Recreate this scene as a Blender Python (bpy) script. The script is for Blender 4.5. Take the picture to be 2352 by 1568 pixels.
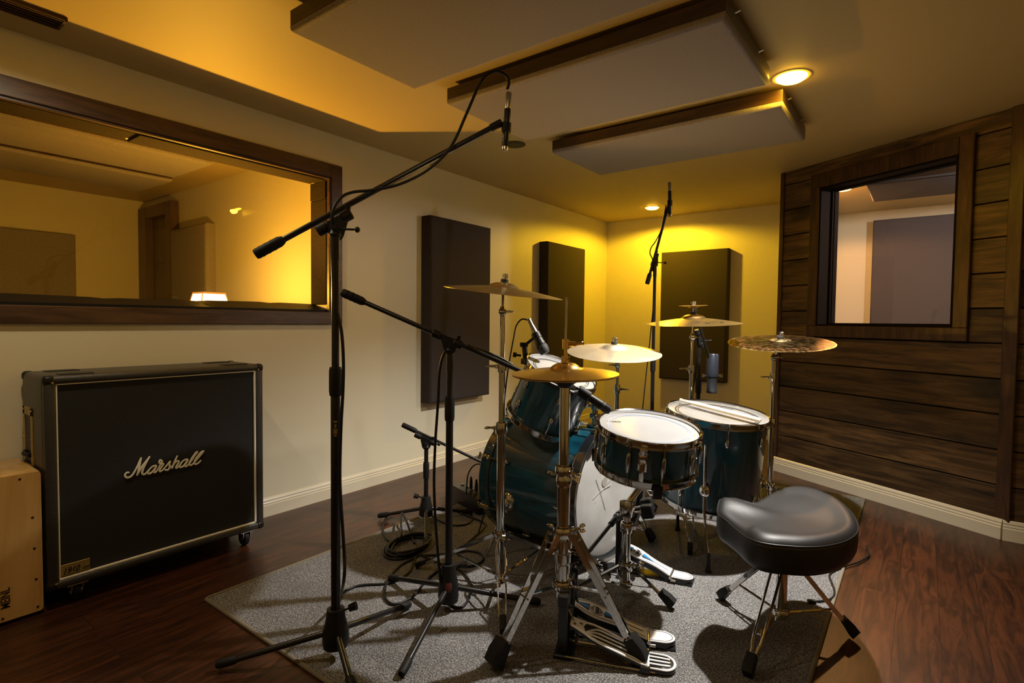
import bpy, bmesh, math, random
from mathutils import Vector as V, Matrix

for _o in list(bpy.data.objects):
    bpy.data.objects.remove(_o)
random.seed(4)
SC = bpy.context.scene
COL = SC.collection
PI = math.pi

# ------------------------------------------------------------------ camera
_yaw, _pitch, _roll, _F = .6457, .0374, .0109, 1255.35
_f = V((-math.sin(_yaw) * math.cos(_pitch), math.cos(_yaw) * math.cos(_pitch), -math.sin(_pitch)))
_r = V((math.cos(_yaw), math.sin(_yaw), 0))
_u = _r.cross(_f)
_r2 = _r * math.cos(_roll) + _u * math.sin(_roll)
_u2 = _u * math.cos(_roll) - _r * math.sin(_roll)
cam = bpy.data.cameras.new('camera')
cam.sensor_fit = 'HORIZONTAL'
cam.sensor_width = 36
cam.lens = 36 * _F / 2352
cam.clip_start = .02
co = bpy.data.objects.new('camera', cam)
COL.objects.link(co)
co.matrix_world = Matrix(((_r2.x, _u2.x, -_f.x, 0), (_r2.y, _u2.y, -_f.y, 0), (_r2.z, _u2.z, -_f.z, 1.04), (0, 0, 0, 1)))
SC.camera = co

# ------------------------------------------------------------------ world, exposure, lights
w = bpy.data.worlds.new('world')
SC.world = w
w.use_nodes = True
w.node_tree.nodes['Background'].inputs[0].default_value = (.02, .016, .01, 1)
w.node_tree.nodes['Background'].inputs[1].default_value = .3
vs = SC.view_settings
vs.view_transform = 'Standard'
vs.look = 'None'
vs.gamma = 1
vs.exposure = 0
vs.use_curve_mapping = False
SC.cycles.max_bounces = 10
SC.cycles.diffuse_bounces = 5
SC.cycles.glossy_bounces = 5
SC.cycles.transparent_max_bounces = 16
SC.cycles.sample_clamp_indirect = 6
SC.cycles.use_denoising = True
H = 2.096            # ceiling height


def lamp(name, kind, loc, power, color, radius=.03, angle=None, blend=.3, aim=None):
    l = bpy.data.lights.new(name, kind)
    l.energy = power
    l.color = color
    l.shadow_soft_size = radius
    if kind == 'SPOT':
        l.spot_size = math.radians(angle)
        l.spot_blend = blend
    o = bpy.data.objects.new(name, l)
    o.location = loc
    if aim:
        o.rotation_euler = (V(aim) - V(loc)).to_track_quat('-Z', 'Y').to_euler()
    COL.objects.link(o)
    return o


WHITE, YELLOW, AMBER = (1, .97, .93), (1, .58, .016), (1, .49, .035)
lamp('downlight_beam_kit', 'SPOT', (-.476, 2.552, 2.065), 395, WHITE, .022, 104, .95, aim=(-1.0, 2.45, 0))
lamp('downlight_spill_kit', 'SPOT', (-.486, 2.609, 2.07), 17, (1, .60, .03), .03, 172, .3)
lamp('downlight_beam_corner', 'SPOT', (-2.027, 4.805, 2.07), 84, YELLOW, .03, 168, .25)
lamp('downlight_beam_amp', 'SPOT', (-2.02, .42, 2.07), 29, (1, .90, .68), .03, 165, .3)
lamp('unseen_front_fill', 'SPOT', (-.486, .42, 2.07), 6, (1, .78, .48), .03, 165, .3)  # added fill spot, out of view without a fixture, brightens cabinet front and floor
lamp('control_lamp_bulb', 'POINT', (-3.31, 1.476, 1.205), 30, AMBER, .022)
lamp('control_lamp_uplight', 'SPOT', (-3.31, 1.476, 1.205), 82, AMBER, .012, 120, .6, aim=(-2.1, 1.15, 2.096))
lamp('booth_beam_white', 'POINT', (.75, 4.35, 1.95), 62, (1, .88, .84), .04)
lamp('booth_beam_warm', 'SPOT', (-.535, 4.95, 2.07), 60, (1, .46, .14), .03, 165, .2)

# ------------------------------------------------------------------ helpers
WM = {}


def frame(o, z, x=(1, 0, 0)):
    z = V(z).normalized()
    x = V(x)
    x = x - z * x.dot(z)
    if x.length < 1e-4:
        x = V((0, 1, 0)) - z * z.y
    x.normalize()
    y = z.cross(x)
    return Matrix(((x.x, y.x, z.x, o[0]), (x.y, y.y, z.y, o[1]), (x.z, y.z, z.z, o[2]), (0, 0, 0, 1)))


def BM():
    return bmesh.new()


def box(bm, lo, hi, bev=0, seg=2, M=None):
    lo, hi = V(lo), V(hi)
    c, s = (lo + hi) / 2, hi - lo
    m = Matrix.Translation(c) @ Matrix.Diagonal((abs(s.x), abs(s.y), abs(s.z), 1))
    if M is not None:
        m = M @ m
    r = bmesh.ops.create_cube(bm, size=1, matrix=m)
    if bev:
        es = list({e for v in r['verts'] for e in v.link_edges})
        bmesh.ops.bevel(bm, geom=es, offset=bev, segments=seg, affect='EDGES', profile=.5, clamp_overlap=True)
    return bm


def tube(bm, pts, r, n=10, closed=False, cap=True, flat=1, up=None):
    pts = [V(p) for p in pts]
    m = len(pts)
    rs = r if isinstance(r, (list, tuple)) else [r] * m
    rings = []
    nrm = None
    for i, p in enumerate(pts):
        if closed:
            t = pts[(i + 1) % m] - pts[i - 1]
        else:
            t = pts[min(i + 1, m - 1)] - pts[max(i - 1, 0)]
        if t.length < 1e-9:
            t = V((0, 0, 1))
        t.normalize()
        if up is not None:
            nrm = V(up) - t * t.dot(V(up))
        elif nrm is None:
            a = V((0, 0, 1)) if abs(t.z) < .9 else V((1, 0, 0))
            nrm = a - t * a.dot(t)
        else:
            nrm = nrm - t * nrm.dot(t)
        if nrm.length < 1e-6:
            nrm = t.orthogonal()
        nrm.normalize()
        b = t.cross(nrm)
        rings.append([bm.verts.new(p + (nrm * math.cos(2 * PI * k / n) * flat + b * math.sin(2 * PI * k / n)) * rs[i]) for k in range(n)])
    for i in range(m if closed else m - 1):
        A, B = rings[i], rings[(i + 1) % m]
        for k in range(n):
            bm.faces.new((A[k], A[(k + 1) % n], B[(k + 1) % n], B[k]))
    if cap and not closed:
        bm.faces.new(rings[0][::-1])
        bm.faces.new(rings[-1])
    return bm


def rod(bm, a, b, r, r2=None, n=14):
    return tube(bm, [a, b], [r, r if r2 is None else r2], n)


def smooth_path(pts, sub=6, closed=False):
    pts = [V(p) for p in pts]
    m = len(pts)
    out = []
    for i in range(m if closed else m - 1):
        if closed:
            p0, p1, p2, p3 = pts[i - 1], pts[i], pts[(i + 1) % m], pts[(i + 2) % m]
        else:
            p0, p1, p2, p3 = pts[max(i - 1, 0)], pts[i], pts[i + 1], pts[min(i + 2, m - 1)]
        for k in range(sub):
            t = k / sub
            out.append(.5 * ((2 * p1) + (p2 - p0) * t + (2 * p0 - 5 * p1 + 4 * p2 - p3) * t * t + (3 * p1 - p0 - 3 * p2 + p3) * t ** 3))
    if not closed:
        out.append(pts[-1])
    return out


def lathe(bm, prof, n=32, M=None):
    M = M or Matrix.Identity(4)
    rings = []
    for r, z in prof:
        if r < 1e-6:
            rings.append([bm.verts.new(M @ V((0, 0, z)))])
        else:
            rings.append([bm.verts.new(M @ V((r * math.cos(2 * PI * k / n), r * math.sin(2 * PI * k / n), z))) for k in range(n)])
    for A, B in zip(rings, rings[1:]):
        for k in range(n):
            q = []
            for v in (A[k % len(A)], A[(k + 1) % len(A)], B[(k + 1) % len(B)], B[k % len(B)]):
                if v not in q:
                    q.append(v)
            if len(q) > 2:
                try:
                    bm.faces.new(q)
                except ValueError:
                    pass
    return bm


def ball(bm, c, r, sc=(1, 1, 1), u=16, v=10, M=None):
    m = Matrix.Translation(c) @ (M or Matrix.Identity(4)) @ Matrix.Diagonal((*sc, 1))
    bmesh.ops.create_uvsphere(bm, u_segments=u, v_segments=v, radius=r, matrix=m)
    return bm


def bar(bm, a, b, wid, th, up=(0, 0, 1), bev=0):
    a, b = V(a), V(b)
    d = b - a
    M = frame(a, d, up)      # local x = thickness direction (up), y = width
    return box(bm, (-th / 2, -wid / 2, 0), (th / 2, wid / 2, d.length), bev, 2, M)


def prism(bm, out, z0, z1, M=None, bev=0):
    M = M or Matrix.Identity(4)
    lo = [bm.verts.new(M @ V((x, y, z0))) for x, y in out]
    hi = [bm.verts.new(M @ V((x, y, z1))) for x, y in out]
    n = len(out)
    fs = [bm.faces.new(lo[::-1]), bm.faces.new(hi)]
    for i in range(n):
        fs.append(bm.faces.new((lo[i], lo[(i + 1) % n], hi[(i + 1) % n], hi[i])))
    if bev:
        es = list({e for f in fs[:2] for e in f.edges})
        bmesh.ops.bevel(bm, geom=es, offset=bev, segments=2, affect='EDGES', profile=.5, clamp_overlap=True)
    return bm


def obj(name, bm, m, parent=None, M=None, local=False, ang=35, flat=False):
    if M is None:
        if parent is not None:
            M = Matrix.Translation(WM[parent.name].to_translation())
        else:
            vs_ = [v.co for v in bm.verts]
            M = Matrix.Translation((sum(v.x for v in vs_) / len(vs_), sum(v.y for v in vs_) / len(vs_), min(v.z for v in vs_)))
    if not local:
        bmesh.ops.transform(bm, matrix=M.inverted(), verts=bm.verts[:])
    bmesh.ops.recalc_face_normals(bm, faces=bm.faces[:])
    if not flat:
        for f in bm.faces:
            f.smooth = True
        th = math.radians(ang)
        for e in bm.edges:
            if len(e.link_faces) == 2 and e.calc_face_angle(0) > th:
                e.smooth = False
    me = bpy.data.meshes.new(name)
    bm.to_mesh(me)
    bm.free()
    me.materials.append(m)
    o = bpy.data.objects.new(name, me)
    COL.objects.link(o)
    WM[o.name] = M
    if parent is not None:
        o.parent = parent
        o.matrix_basis = WM[parent.name].inverted() @ M
    else:
        o.matrix_basis = M
    return o


def tag(o, label, cat, group=None, kind=None):
    o['label'] = label
    o['category'] = cat
    if group:
        o['group'] = group
    if kind:
        o['kind'] = kind
    return o


def thing(name, label, cat, loc=(0, 0, 0), group=None):
    o = bpy.data.objects.new(name, None)
    o.empty_display_size = .05
    COL.objects.link(o)
    o.location = loc
    WM[o.name] = Matrix.Translation(loc)
    return tag(o, label, cat, group)


def struct(name, bm, m, parent=None, **k):
    o = obj(name, bm, m, parent, **k)
    if parent is None:
        o['kind'] = 'structure'
    return o


def lettering(text, size, depth, M, shear=0, width=1.0, bold=0, align='LEFT'):
    c = bpy.data.curves.new('lettering', 'FONT')
    c.body = text
    c.size = size
    c.extrude = depth
    c.shear = shear
    c.offset = bold
    c.align_x = align
    o = bpy.data.objects.new('lettering', c)
    COL.objects.link(o)
    bpy.context.view_layer.update()
    me = o.evaluated_get(bpy.context.evaluated_depsgraph_get()).to_mesh()
    bm = bmesh.new()
    bm.from_mesh(me)
    bpy.data.objects.remove(o)
    bpy.data.curves.remove(c)
    bmesh.ops.transform(bm, matrix=M @ Matrix.Diagonal((width, 1, 1, 1)), verts=bm.verts[:])
    return bm
# ------------------------------------------------------------------ materials
def mat(name, col, rough=.5, metal=0, coat=0, spec=None, bump=None, var=None, emit=None):
    """bump=(scale, strength, distance) noise bump; var=(scale, colour2, contrast) noise colour variation."""
    m = bpy.data.materials.new(name)
    m.use_nodes = True
    N, L = m.node_tree.nodes, m.node_tree.links
    b = N['Principled BSDF']
    b.inputs['Base Color'].default_value = (*col, 1)
    b.inputs['Roughness'].default_value = rough
    b.inputs['Metallic'].default_value = metal
    if coat:
        b.inputs['Coat Weight'].default_value = coat
        b.inputs['Coat Roughness'].default_value = .04
    if spec is not None:
        b.inputs['Specular IOR Level'].default_value = spec
    tc = N.new('ShaderNodeTexCoord')
    if bump:
        n = N.new('ShaderNodeTexNoise')
        n.inputs['Scale'].default_value = bump[0]
        n.inputs['Detail'].default_value = 4
        L.new(tc.outputs['Object'], n.inputs['Vector'])
        bp = N.new('ShaderNodeBump')
        bp.inputs['Strength'].default_value = bump[1]
        bp.inputs['Distance'].default_value = bump[2]
        L.new(n.outputs['Fac'], bp.inputs['Height'])
        L.new(bp.outputs['Normal'], b.inputs['Normal'])
    if var:
        n = N.new('ShaderNodeTexNoise')
        n.inputs['Scale'].default_value = var[0]
        n.inputs['Detail'].default_value = 5
        L.new(tc.outputs['Object'], n.inputs['Vector'])
        cr = N.new('ShaderNodeValToRGB')
        w_ = var[2] if len(var) > 2 else .2
        cr.color_ramp.elements[0].position = .5 - w_
        cr.color_ramp.elements[1].position = .5 + w_
        cr.color_ramp.elements[0].color = (*col, 1)
        cr.color_ramp.elements[1].color = (*var[1], 1)
        L.new(n.outputs['Fac'], cr.inputs['Fac'])
        L.new(cr.outputs['Color'], b.inputs['Base Color'])
    if emit:
        b.inputs['Emission Color'].default_value = (*emit[0], 1)
        b.inputs['Emission Strength'].default_value = emit[1]
    return m


def nodes(m):
    return m.node_tree.nodes, m.node_tree.links, m.node_tree.nodes['Principled BSDF']


def ramp(N, stops):
    cr = N.new('ShaderNodeValToRGB')
    e = cr.color_ramp.elements
    while len(e) < len(stops):
        e.new(.5)
    for k, (p, c) in enumerate(stops):
        e[k].position = p
        e[k].color = (*c, 1)
    return cr


def wood(name, stops, scale, stretch, rough, coat=0, knots=0, island=.0, bumpd=.0006):
    """grain runs along the axis of smallest stretch value"""
    m = mat(name, stops[0][1], rough, coat=coat)
    N, L, b = nodes(m)
    tc = N.new('ShaderNodeTexCoord')
    mp = N.new('ShaderNodeMapping')
    mp.inputs['Scale'].default_value = stretch
    geo = N.new('ShaderNodeNewGeometry')
    add = N.new('ShaderNodeVectorMath')
    mul = N.new('ShaderNodeMath')
    mul.operation = 'MULTIPLY'
    mul.inputs[1].default_value = 37.0
    L.new(geo.outputs['Random Per Island'], mul.inputs[0])
    L.new(tc.outputs['Object'], add.inputs[0])
    L.new(mul.outputs[0], add.inputs[1])
    L.new(add.outputs[0], mp.inputs['Vector'])
    n = N.new('ShaderNodeTexNoise')
    n.inputs['Scale'].default_value = scale
    n.inputs['Detail'].default_value = 8
    n.inputs['Roughness'].default_value = .62
    n.inputs['Distortion'].default_value = .7
    L.new(mp.outputs[0], n.inputs['Vector'])
    cr = ramp(N, stops)
    L.new(n.outputs['Fac'], cr.inputs['Fac'])
    out = cr.outputs['Color']
    if knots:
        v = N.new('ShaderNodeTexVoronoi')
        v.voronoi_dimensions = '2D'
        v.inputs['Scale'].default_value = knots
        km = N.new('ShaderNodeMapping')
        km.inputs['Rotation'].default_value = (PI / 2, 0, 0)
        km.inputs['Scale'].default_value = (.6, 1, 1)
        L.new(add.outputs[0], km.inputs['Vector'])
        L.new(km.outputs[0], v.inputs['Vector'])
        kr = ramp(N, [(.04, (.08, .06, .05)), (.10, (.40, .37, .34)), (.27, (1, 1, 1))])
        L.new(v.outputs['Distance'], kr.inputs['Fac'])
        mx = N.new('ShaderNodeMix')
        mx.data_type = 'RGBA'
        mx.blend_type = 'MULTIPLY'
        mx.inputs['Factor'].default_value = .85
        L.new(out, mx.inputs['A'])
        L.new(kr.outputs['Color'], mx.inputs['B'])
        out = mx.outputs['Result']
    if island:
        hs = N.new('ShaderNodeHueSaturation')
        mr = N.new('ShaderNodeMapRange')
        mr.inputs['To Min'].default_value = 1 - island
        mr.inputs['To Max'].default_value = 1 + island
        L.new(geo.outputs['Random Per Island'], mr.inputs['Value'])
        L.new(mr.outputs[0], hs.inputs['Value'])
        L.new(out, hs.inputs['Color'])
        out = hs.outputs['Color']
    L.new(out, b.inputs['Base Color'])
    bp = N.new('ShaderNodeBump')
    bp.inputs['Strength'].default_value = .5
    bp.inputs['Distance'].default_value = bumpd
    L.new(n.outputs['Fac'], bp.inputs['Height'])
    L.new(bp.outputs['Normal'], b.inputs['Normal'])
    return m


WALL = mat('cream wall paint', (.67, .625, .47), .5, bump=(260, .12, .0008))
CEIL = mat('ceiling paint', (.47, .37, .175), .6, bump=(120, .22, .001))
BASE = mat('baseboard paint', (.62, .56, .42), .35)


def floor_material():
    m = mat('dark laminate floor', (.1, .03, .012), .36, coat=.06)
    N, L, b = nodes(m)
    tc = N.new('ShaderNodeTexCoord')
    mp = N.new('ShaderNodeMapping')
    mp.inputs['Rotation'].default_value = (0, 0, PI / 2)
    L.new(tc.outputs['Object'], mp.inputs['Vector'])
    br = N.new('ShaderNodeTexBrick')
    br.offset = .37
    br.inputs['Color1'].default_value = (.55, .55, .55, 1)
    br.inputs['Color2'].default_value = (1, 1, 1, 1)
    br.inputs['Mortar'].default_value = (.18, .18, .18, 1)
    br.inputs['Scale'].default_value = 1
    br.inputs['Mortar Size'].default_value = .0012
    br.inputs['Brick Width'].default_value = 1.2
    br.inputs['Row Height'].default_value = .125
    L.new(mp.outputs[0], br.inputs['Vector'])
    off = N.new('ShaderNodeVectorMath')
    off.operation = 'MULTIPLY_ADD'
    L.new(br.outputs['Color'], off.inputs[0])
    off.inputs[1].default_value = (0, 31, 0)
    L.new(tc.outputs['Object'], off.inputs[2])
    mp2 = N.new('ShaderNodeMapping')
    mp2.inputs['Scale'].default_value = (14, 1.7, 1)
    L.new(off.outputs[0], mp2.inputs['Vector'])
    n = N.new('ShaderNodeTexNoise')
    n.inputs['Scale'].default_value = 2.4
    n.inputs['Detail'].default_value = 9
    n.inputs['Roughness'].default_value = .68
    n.inputs['Distortion'].default_value = .9
    L.new(mp2.outputs[0], n.inputs['Vector'])
    cr = ramp(N, [(.28, (.008, .003, .0014)), (.46, (.038, .0115, .0040)), (.6, (.080, .0235, .0075)), (.75, (.026, .0085, .0032))])
    L.new(n.outputs['Fac'], cr.inputs['Fac'])
    mx = N.new('ShaderNodeMix')
    mx.data_type = 'RGBA'
    mx.blend_type = 'MULTIPLY'
    mx.inputs['Factor'].default_value = .75
    L.new(cr.outputs['Color'], mx.inputs['A'])
    L.new(br.outputs['Color'], mx.inputs['B'])
    L.new(mx.outputs['Result'], b.inputs['Base Color'])
    bp = N.new('ShaderNodeBump')
    bp.inputs['Strength'].default_value = .35
    bp.inputs['Distance'].default_value = .0012
    L.new(n.outputs['Fac'], bp.inputs['Height'])
    L.new(bp.outputs['Normal'], b.inputs['Normal'])
    return m


FLOOR = floor_material()
SIDING = wood('dark stained pine boards', [(.28, (.015, .007, .003)), (.46, (.062, .033, .012)), (.62, (.150, .082, .030)), (.8, (.036, .017, .007))], 3.2, (.9, 9, 10), .5, knots=2.4, island=.38)
TRIMW = wood('dark stained trim', [(.3, (.020, .009, .004)), (.52, (.062, .028, .012)), (.75, (.12, .058, .024))], 4, (9, 9, 1.2), .38)
TRIMJ = mat('dark rough jamb', (.011, .006, .003), .8, spec=.1)
TRIMY = wood('dark stained window trim', [(.3, (.022, .010, .005)), (.52, (.068, .032, .014)), (.75, (.11, .055, .024))], 4, (9, 1.0, 9), .42)
CLOUDW = wood('dark walnut edging', [(.3, (.018, .009, .005)), (.55, (.048, .024, .012)), (.8, (.08, .04, .018))], 4, (1.2, 8, 9), .35)
CAJONW = wood('pale heartwood veneer', [(.25, (.30, .15, .045)), (.45, (.58, .34, .11)), (.62, (.68, .43, .15)), (.8, (.40, .21, .065))], 1.5, (9, 7, .9), .32, coat=.3)
STICKW = wood('hickory', [(.3, (.72, .56, .36)), (.7, (.85, .72, .5))], 6, (9, 9, 1), .45)
DOORW = wood('dark door wood', [(.3, (.05, .026, .012)), (.7, (.12, .06, .028))], 4, (9, 9, 1), .4)


def fabric(name, c1, c2, scale=420):
    m = mat(name, c1, .95, spec=.15)
    N, L, b = nodes(m)
    tc = N.new('ShaderNodeTexCoord')
    n = N.new('ShaderNodeTexNoise')
    n.inputs['Scale'].default_value = scale
    n.inputs['Detail'].default_value = 3
    L.new(tc.outputs['Object'], n.inputs['Vector'])
    cr = ramp(N, [(.38, c1), (.62, c2)])
    L.new(n.outputs['Fac'], cr.inputs['Fac'])
    L.new(cr.outputs['Color'], b.inputs['Base Color'])
    bp = N.new('ShaderNodeBump')
    bp.inputs['Strength'].default_value = .4
    bp.inputs['Distance'].default_value = .0008
    L.new(n.outputs['Fac'], bp.inputs['Height'])
    L.new(bp.outputs['Normal'], b.inputs['Normal'])
    return m


CHARCOAL = fabric('charcoal panel fabric', (.030, .024, .024), (.062, .052, .050))
TAUPE = fabric('grey brown panel fabric', (.18, .158, .152), (.33, .298, .295))
MAUVE = fabric('mauve grey panel fabric', (.062, .056, .060), (.115, .104, .112))


def rug_material():
    m = mat('speckled loop carpet', (.1, .09, .08), .95, spec=.1)
    N, L, b = nodes(m)
    tc = N.new('ShaderNodeTexCoord')
    n = N.new('ShaderNodeTexNoise')
    n.inputs['Scale'].default_value = 210
    n.inputs['Detail'].default_value = 3
    n.inputs['Roughness'].default_value = .8
    L.new(tc.outputs['Object'], n.inputs['Vector'])
    cr = ramp(N, [(.34, (.028, .026, .024)), (.5, (.132, .127, .122)), (.66, (.40, .39, .385))])
    L.new(n.outputs['Fac'], cr.inputs['Fac'])
    n2 = N.new('ShaderNodeTexNoise')
    n2.inputs['Scale'].default_value = 3
    n2.inputs['Detail'].default_value = 4
    L.new(tc.outputs['Object'], n2.inputs['Vector'])
    c2 = ramp(N, [(.3, (.78, .78, .78)), (.7, (1.1, 1.1, 1.1))])
    L.new(n2.outputs['Fac'], c2.inputs['Fac'])
    mx = N.new('ShaderNodeMix')
    mx.data_type = 'RGBA'
    mx.blend_type = 'MULTIPLY'
    mx.inputs['Factor'].default_value = 1
    L.new(cr.outputs['Color'], mx.inputs['A'])
    L.new(c2.outputs['Color'], mx.inputs['B'])
    L.new(mx.outputs['Result'], b.inputs['Base Color'])
    bp = N.new('ShaderNodeBump')
    bp.inputs['Strength'].default_value = .8
    bp.inputs['Distance'].default_value = .003
    L.new(n.outputs['Fac'], bp.inputs['Height'])
    L.new(bp.outputs['Normal'], b.inputs['Normal'])
    return m


RUG = rug_material()
RUGEDGE = mat('rug binding', (.16, .135, .09), .9, bump=(300, .5, .001))
CHROME = mat('chrome', (.62, .61, .59), .07, 1)
STEEL = mat('brushed steel', (.55, .52, .48), .28, 1)
BLACKM = mat('black painted steel', (.008, .0075, .007), .28, spec=.5)
BLACKP = mat('black plastic', (.009, .0085, .008), .45, spec=.3, bump=(300, .15, .0006))
RUBBER = mat('black rubber', (.008, .0075, .007), .6, spec=.25, bump=(200, .2, .0008))
CABLE = mat('black cable jacket', (.008, .0075, .007), .45, spec=.3)
FELT = mat('dark felt', (.03, .028, .026), .95)
GREYFELT = mat('grey felt', (.28, .26, .22), .95)
TOLEX = mat('black tolex', (.030, .029, .0285), .36, bump=(330, .9, .0016), spec=.6)
PIPING = mat('cream piping', (.88, .84, .72), .5)
CREAM = mat('cream plastic', (.92, .88, .70), .4)
GOLDP = mat('aged gold plate', (.42, .31, .10), .4, .6)
BRASS = mat('brass', (.75, .52, .18), .2, 1)
BLACK = mat('black ink', (.008, .008, .008), .5)
GUNM = mat('gun metal mic enamel', (.040, .047, .064), .34, .5)
DARKMESH = mat('mic grille mesh', (.02, .02, .02), .5, .4, bump=(900, 1, .001))
SILVER = mat('silver mic barrel', (.42, .40, .36), .28, 1)
RED = mat('red plug boot', (.55, .02, .015), .4)
REDINK = mat('red logo ink', (.075, .010, .007), .5)
BLUE = mat('blue decal', (.012, .20, .52), .35)
WHITEP = mat('white enamel board', (.80, .79, .76), .28, bump=(500, .06, .0005))
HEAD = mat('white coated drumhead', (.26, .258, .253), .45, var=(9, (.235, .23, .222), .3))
CLEARHEAD = mat('hazy film drumhead', (.19, .18, .165), .2, var=(7, (.25, .24, .225), .25))
KICKHEAD = mat('white kick batter head', (.60, .59, .57), .22, var=(6, (.46, .44, .41), .2))
DULL = mat('grey dull patch', (.36, .33, .29), .6)
BLACKHEAD = mat('black front drumhead', (.012, .012, .012), .25)
FOAM = mat('brown acoustic lining', (.020, .0135, .009), .9, spec=.1, bump=(260, .6, .001), var=(120, (.040, .027, .018), .2))
GASKET = mat('black glazing gasket', (.006, .006, .006), .55, spec=.2)
PAPER = mat('bulb glow yellow', (1, .8, .4), .5, emit=((1, .52, .030), 42))
PAPER2 = mat('bulb glow warm white', (1, .8, .5), .5, emit=((1, .50, .10), 30))
SHADE = mat('lit lamp shade', (1, .8, .5), .7, emit=((1, .62, .24), 5))
BAFFLE = mat('dark lamp baffle', (.015, .013, .011), .5)
LAMPBASE = mat('dark bronze lamp base', (.05, .03, .015), .35, .8)
VENT = mat('dark maroon vent', (.035, .010, .006), .5)
LEATHER = mat('black leatherette', (.013, .012, .011), .47, bump=(260, .2, .0007), spec=.38)
STITCH = mat('grey stitching', (.16, .14, .11), .7)


def teal_material():
    m = mat('teal lacquer', (.004, .05, .07), .3, coat=1)
    N, L, b = nodes(m)
    tc = N.new('ShaderNodeTexCoord')
    mp = N.new('ShaderNodeMapping')
    mp.inputs['Scale'].default_value = (10, 10, 2.2)
    L.new(tc.outputs['Object'], mp.inputs['Vector'])
    n = N.new('ShaderNodeTexNoise')
    n.inputs['Scale'].default_value = 2.5
    n.inputs['Detail'].default_value = 6
    n.inputs['Distortion'].default_value = 1
    L.new(mp.outputs[0], n.inputs['Vector'])
    cr = ramp(N, [(.3, (.0006, .016, .027)), (.7, (.0020, .058, .092))])
    L.new(n.outputs['Fac'], cr.inputs['Fac'])
    L.new(cr.outputs['Color'], b.inputs['Base Color'])
    return m


TEAL = teal_material()


def cymbal_material(name, c1, c2, rough, ring=150, rdist=.0004, hammer=0, bands=None):
    m = mat(name, c1, rough, 1)
    N, L, b = nodes(m)
    tc = N.new('ShaderNodeTexCoord')
    sep = N.new('ShaderNodeSeparateXYZ')
    L.new(tc.outputs['Object'], sep.inputs[0])
    cmb = N.new('ShaderNodeCombineXYZ')
    L.new(sep.outputs['X'], cmb.inputs['X'])
    L.new(sep.outputs['Y'], cmb.inputs['Y'])
    ln = N.new('ShaderNodeVectorMath')
    ln.operation = 'LENGTH'
    L.new(cmb.outputs[0], ln.inputs[0])
    n1 = N.new('ShaderNodeTexNoise')
    n1.noise_dimensions = '1D'
    n1.inputs['Scale'].default_value = ring
    n1.inputs['Detail'].default_value = 4
    L.new(ln.outputs['Value'], n1.inputs['W'])
    n2 = N.new('ShaderNodeTexNoise')
    n2.inputs['Scale'].default_value = 9
    n2.inputs['Detail'].default_value = 5
    L.new(tc.outputs['Object'], n2.inputs['Vector'])
    cr = ramp(N, [(.35, c1), (.65, c2)])
    L.new(n2.outputs['Fac'], cr.inputs['Fac'])
    out = cr.outputs['Color']
    h = n1.outputs['Fac']
    if bands:
        br = ramp(N, bands)
        br.color_ramp.interpolation = 'CONSTANT'
        mr = N.new('ShaderNodeMapRange')
        mr.inputs['From Max'].default_value = .25
        L.new(ln.outputs['Value'], mr.inputs['Value'])
        L.new(mr.outputs[0], br.inputs['Fac'])
        v = N.new('ShaderNodeTexNoise')
        v.inputs['Scale'].default_value = 52
        v.inputs['Detail'].default_value = 2
        L.new(tc.outputs['Object'], v.inputs['Vector'])
        vr = ramp(N, [(.45, (.10, .10, .10)), (.56, (1.7, 1.6, 1.5))])
        L.new(v.outputs['Fac'], vr.inputs['Fac'])
        mx = N.new('ShaderNodeMix')
        mx.data_type = 'RGBA'
        mx.blend_type = 'MULTIPLY'
        mx.inputs['Factor'].default_value = .8
        L.new(br.outputs['Color'], mx.inputs['A'])
        L.new(vr.outputs['Color'], mx.inputs['B'])
        out = mx.outputs['Result']
        h = v.outputs['Fac']
        rdist = .0012
    L.new(out, b.inputs['Base Color'])
    bp = N.new('ShaderNodeBump')
    bp.inputs['Strength'].default_value = .5
    bp.inputs['Distance'].default_value = rdist
    L.new(h, bp.inputs['Height'])
    L.new(bp.outputs['Normal'], b.inputs['Normal'])
    return m


CYM = cymbal_material('bronze cymbal', (.60, .45, .19), (.48, .34, .13), .30)
CYMPALE = cymbal_material('pale bronze cymbal', (.86, .76, .56), (.74, .63, .44), .46)
CYMDARK = cymbal_material('raw dark cymbal', (.3, .18, .07), (.2, .12, .05), .38,
                          bands=[(0, (.60, .46, .24)), (.20, (.12, .08, .033)), (.68, (.23, .125, .05)), (.97, (.75, .55, .26))])
HATM = cymbal_material('golden hi hat bronze', (.72, .47, .13), (.60, .38, .10), .26)


def glass_material():
    m = bpy.data.materials.new('clear window glass')
    m.use_nodes = True
    N, L = m.node_tree.nodes, m.node_tree.links
    N.remove(N['Principled BSDF'])
    t = N.new('ShaderNodeBsdfTransparent')
    g = N.new('ShaderNodeBsdfGlossy')
    g.inputs['Roughness'].default_value = .005
    lw = N.new('ShaderNodeLayerWeight')
    lw.inputs['Blend'].default_value = .5
    pw = N.new('ShaderNodeMath')
    pw.operation = 'POWER'
    pw.inputs[1].default_value = 5
    L.new(lw.outputs['Facing'], pw.inputs[0])
    fr = N.new('ShaderNodeMath')
    fr.operation = 'MULTIPLY_ADD'
    fr.inputs[1].default_value = .8
    fr.inputs[2].default_value = .03
    L.new(pw.outputs[0], fr.inputs[0])
    mx = N.new('ShaderNodeMixShader')
    L.new(fr.outputs[0], mx.inputs[0])
    L.new(t.outputs[0], mx.inputs[1])
    L.new(g.outputs[0], mx.inputs[2])
    L.new(mx.outputs[0], N['Material Output'].inputs['Surface'])
    return m


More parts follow.
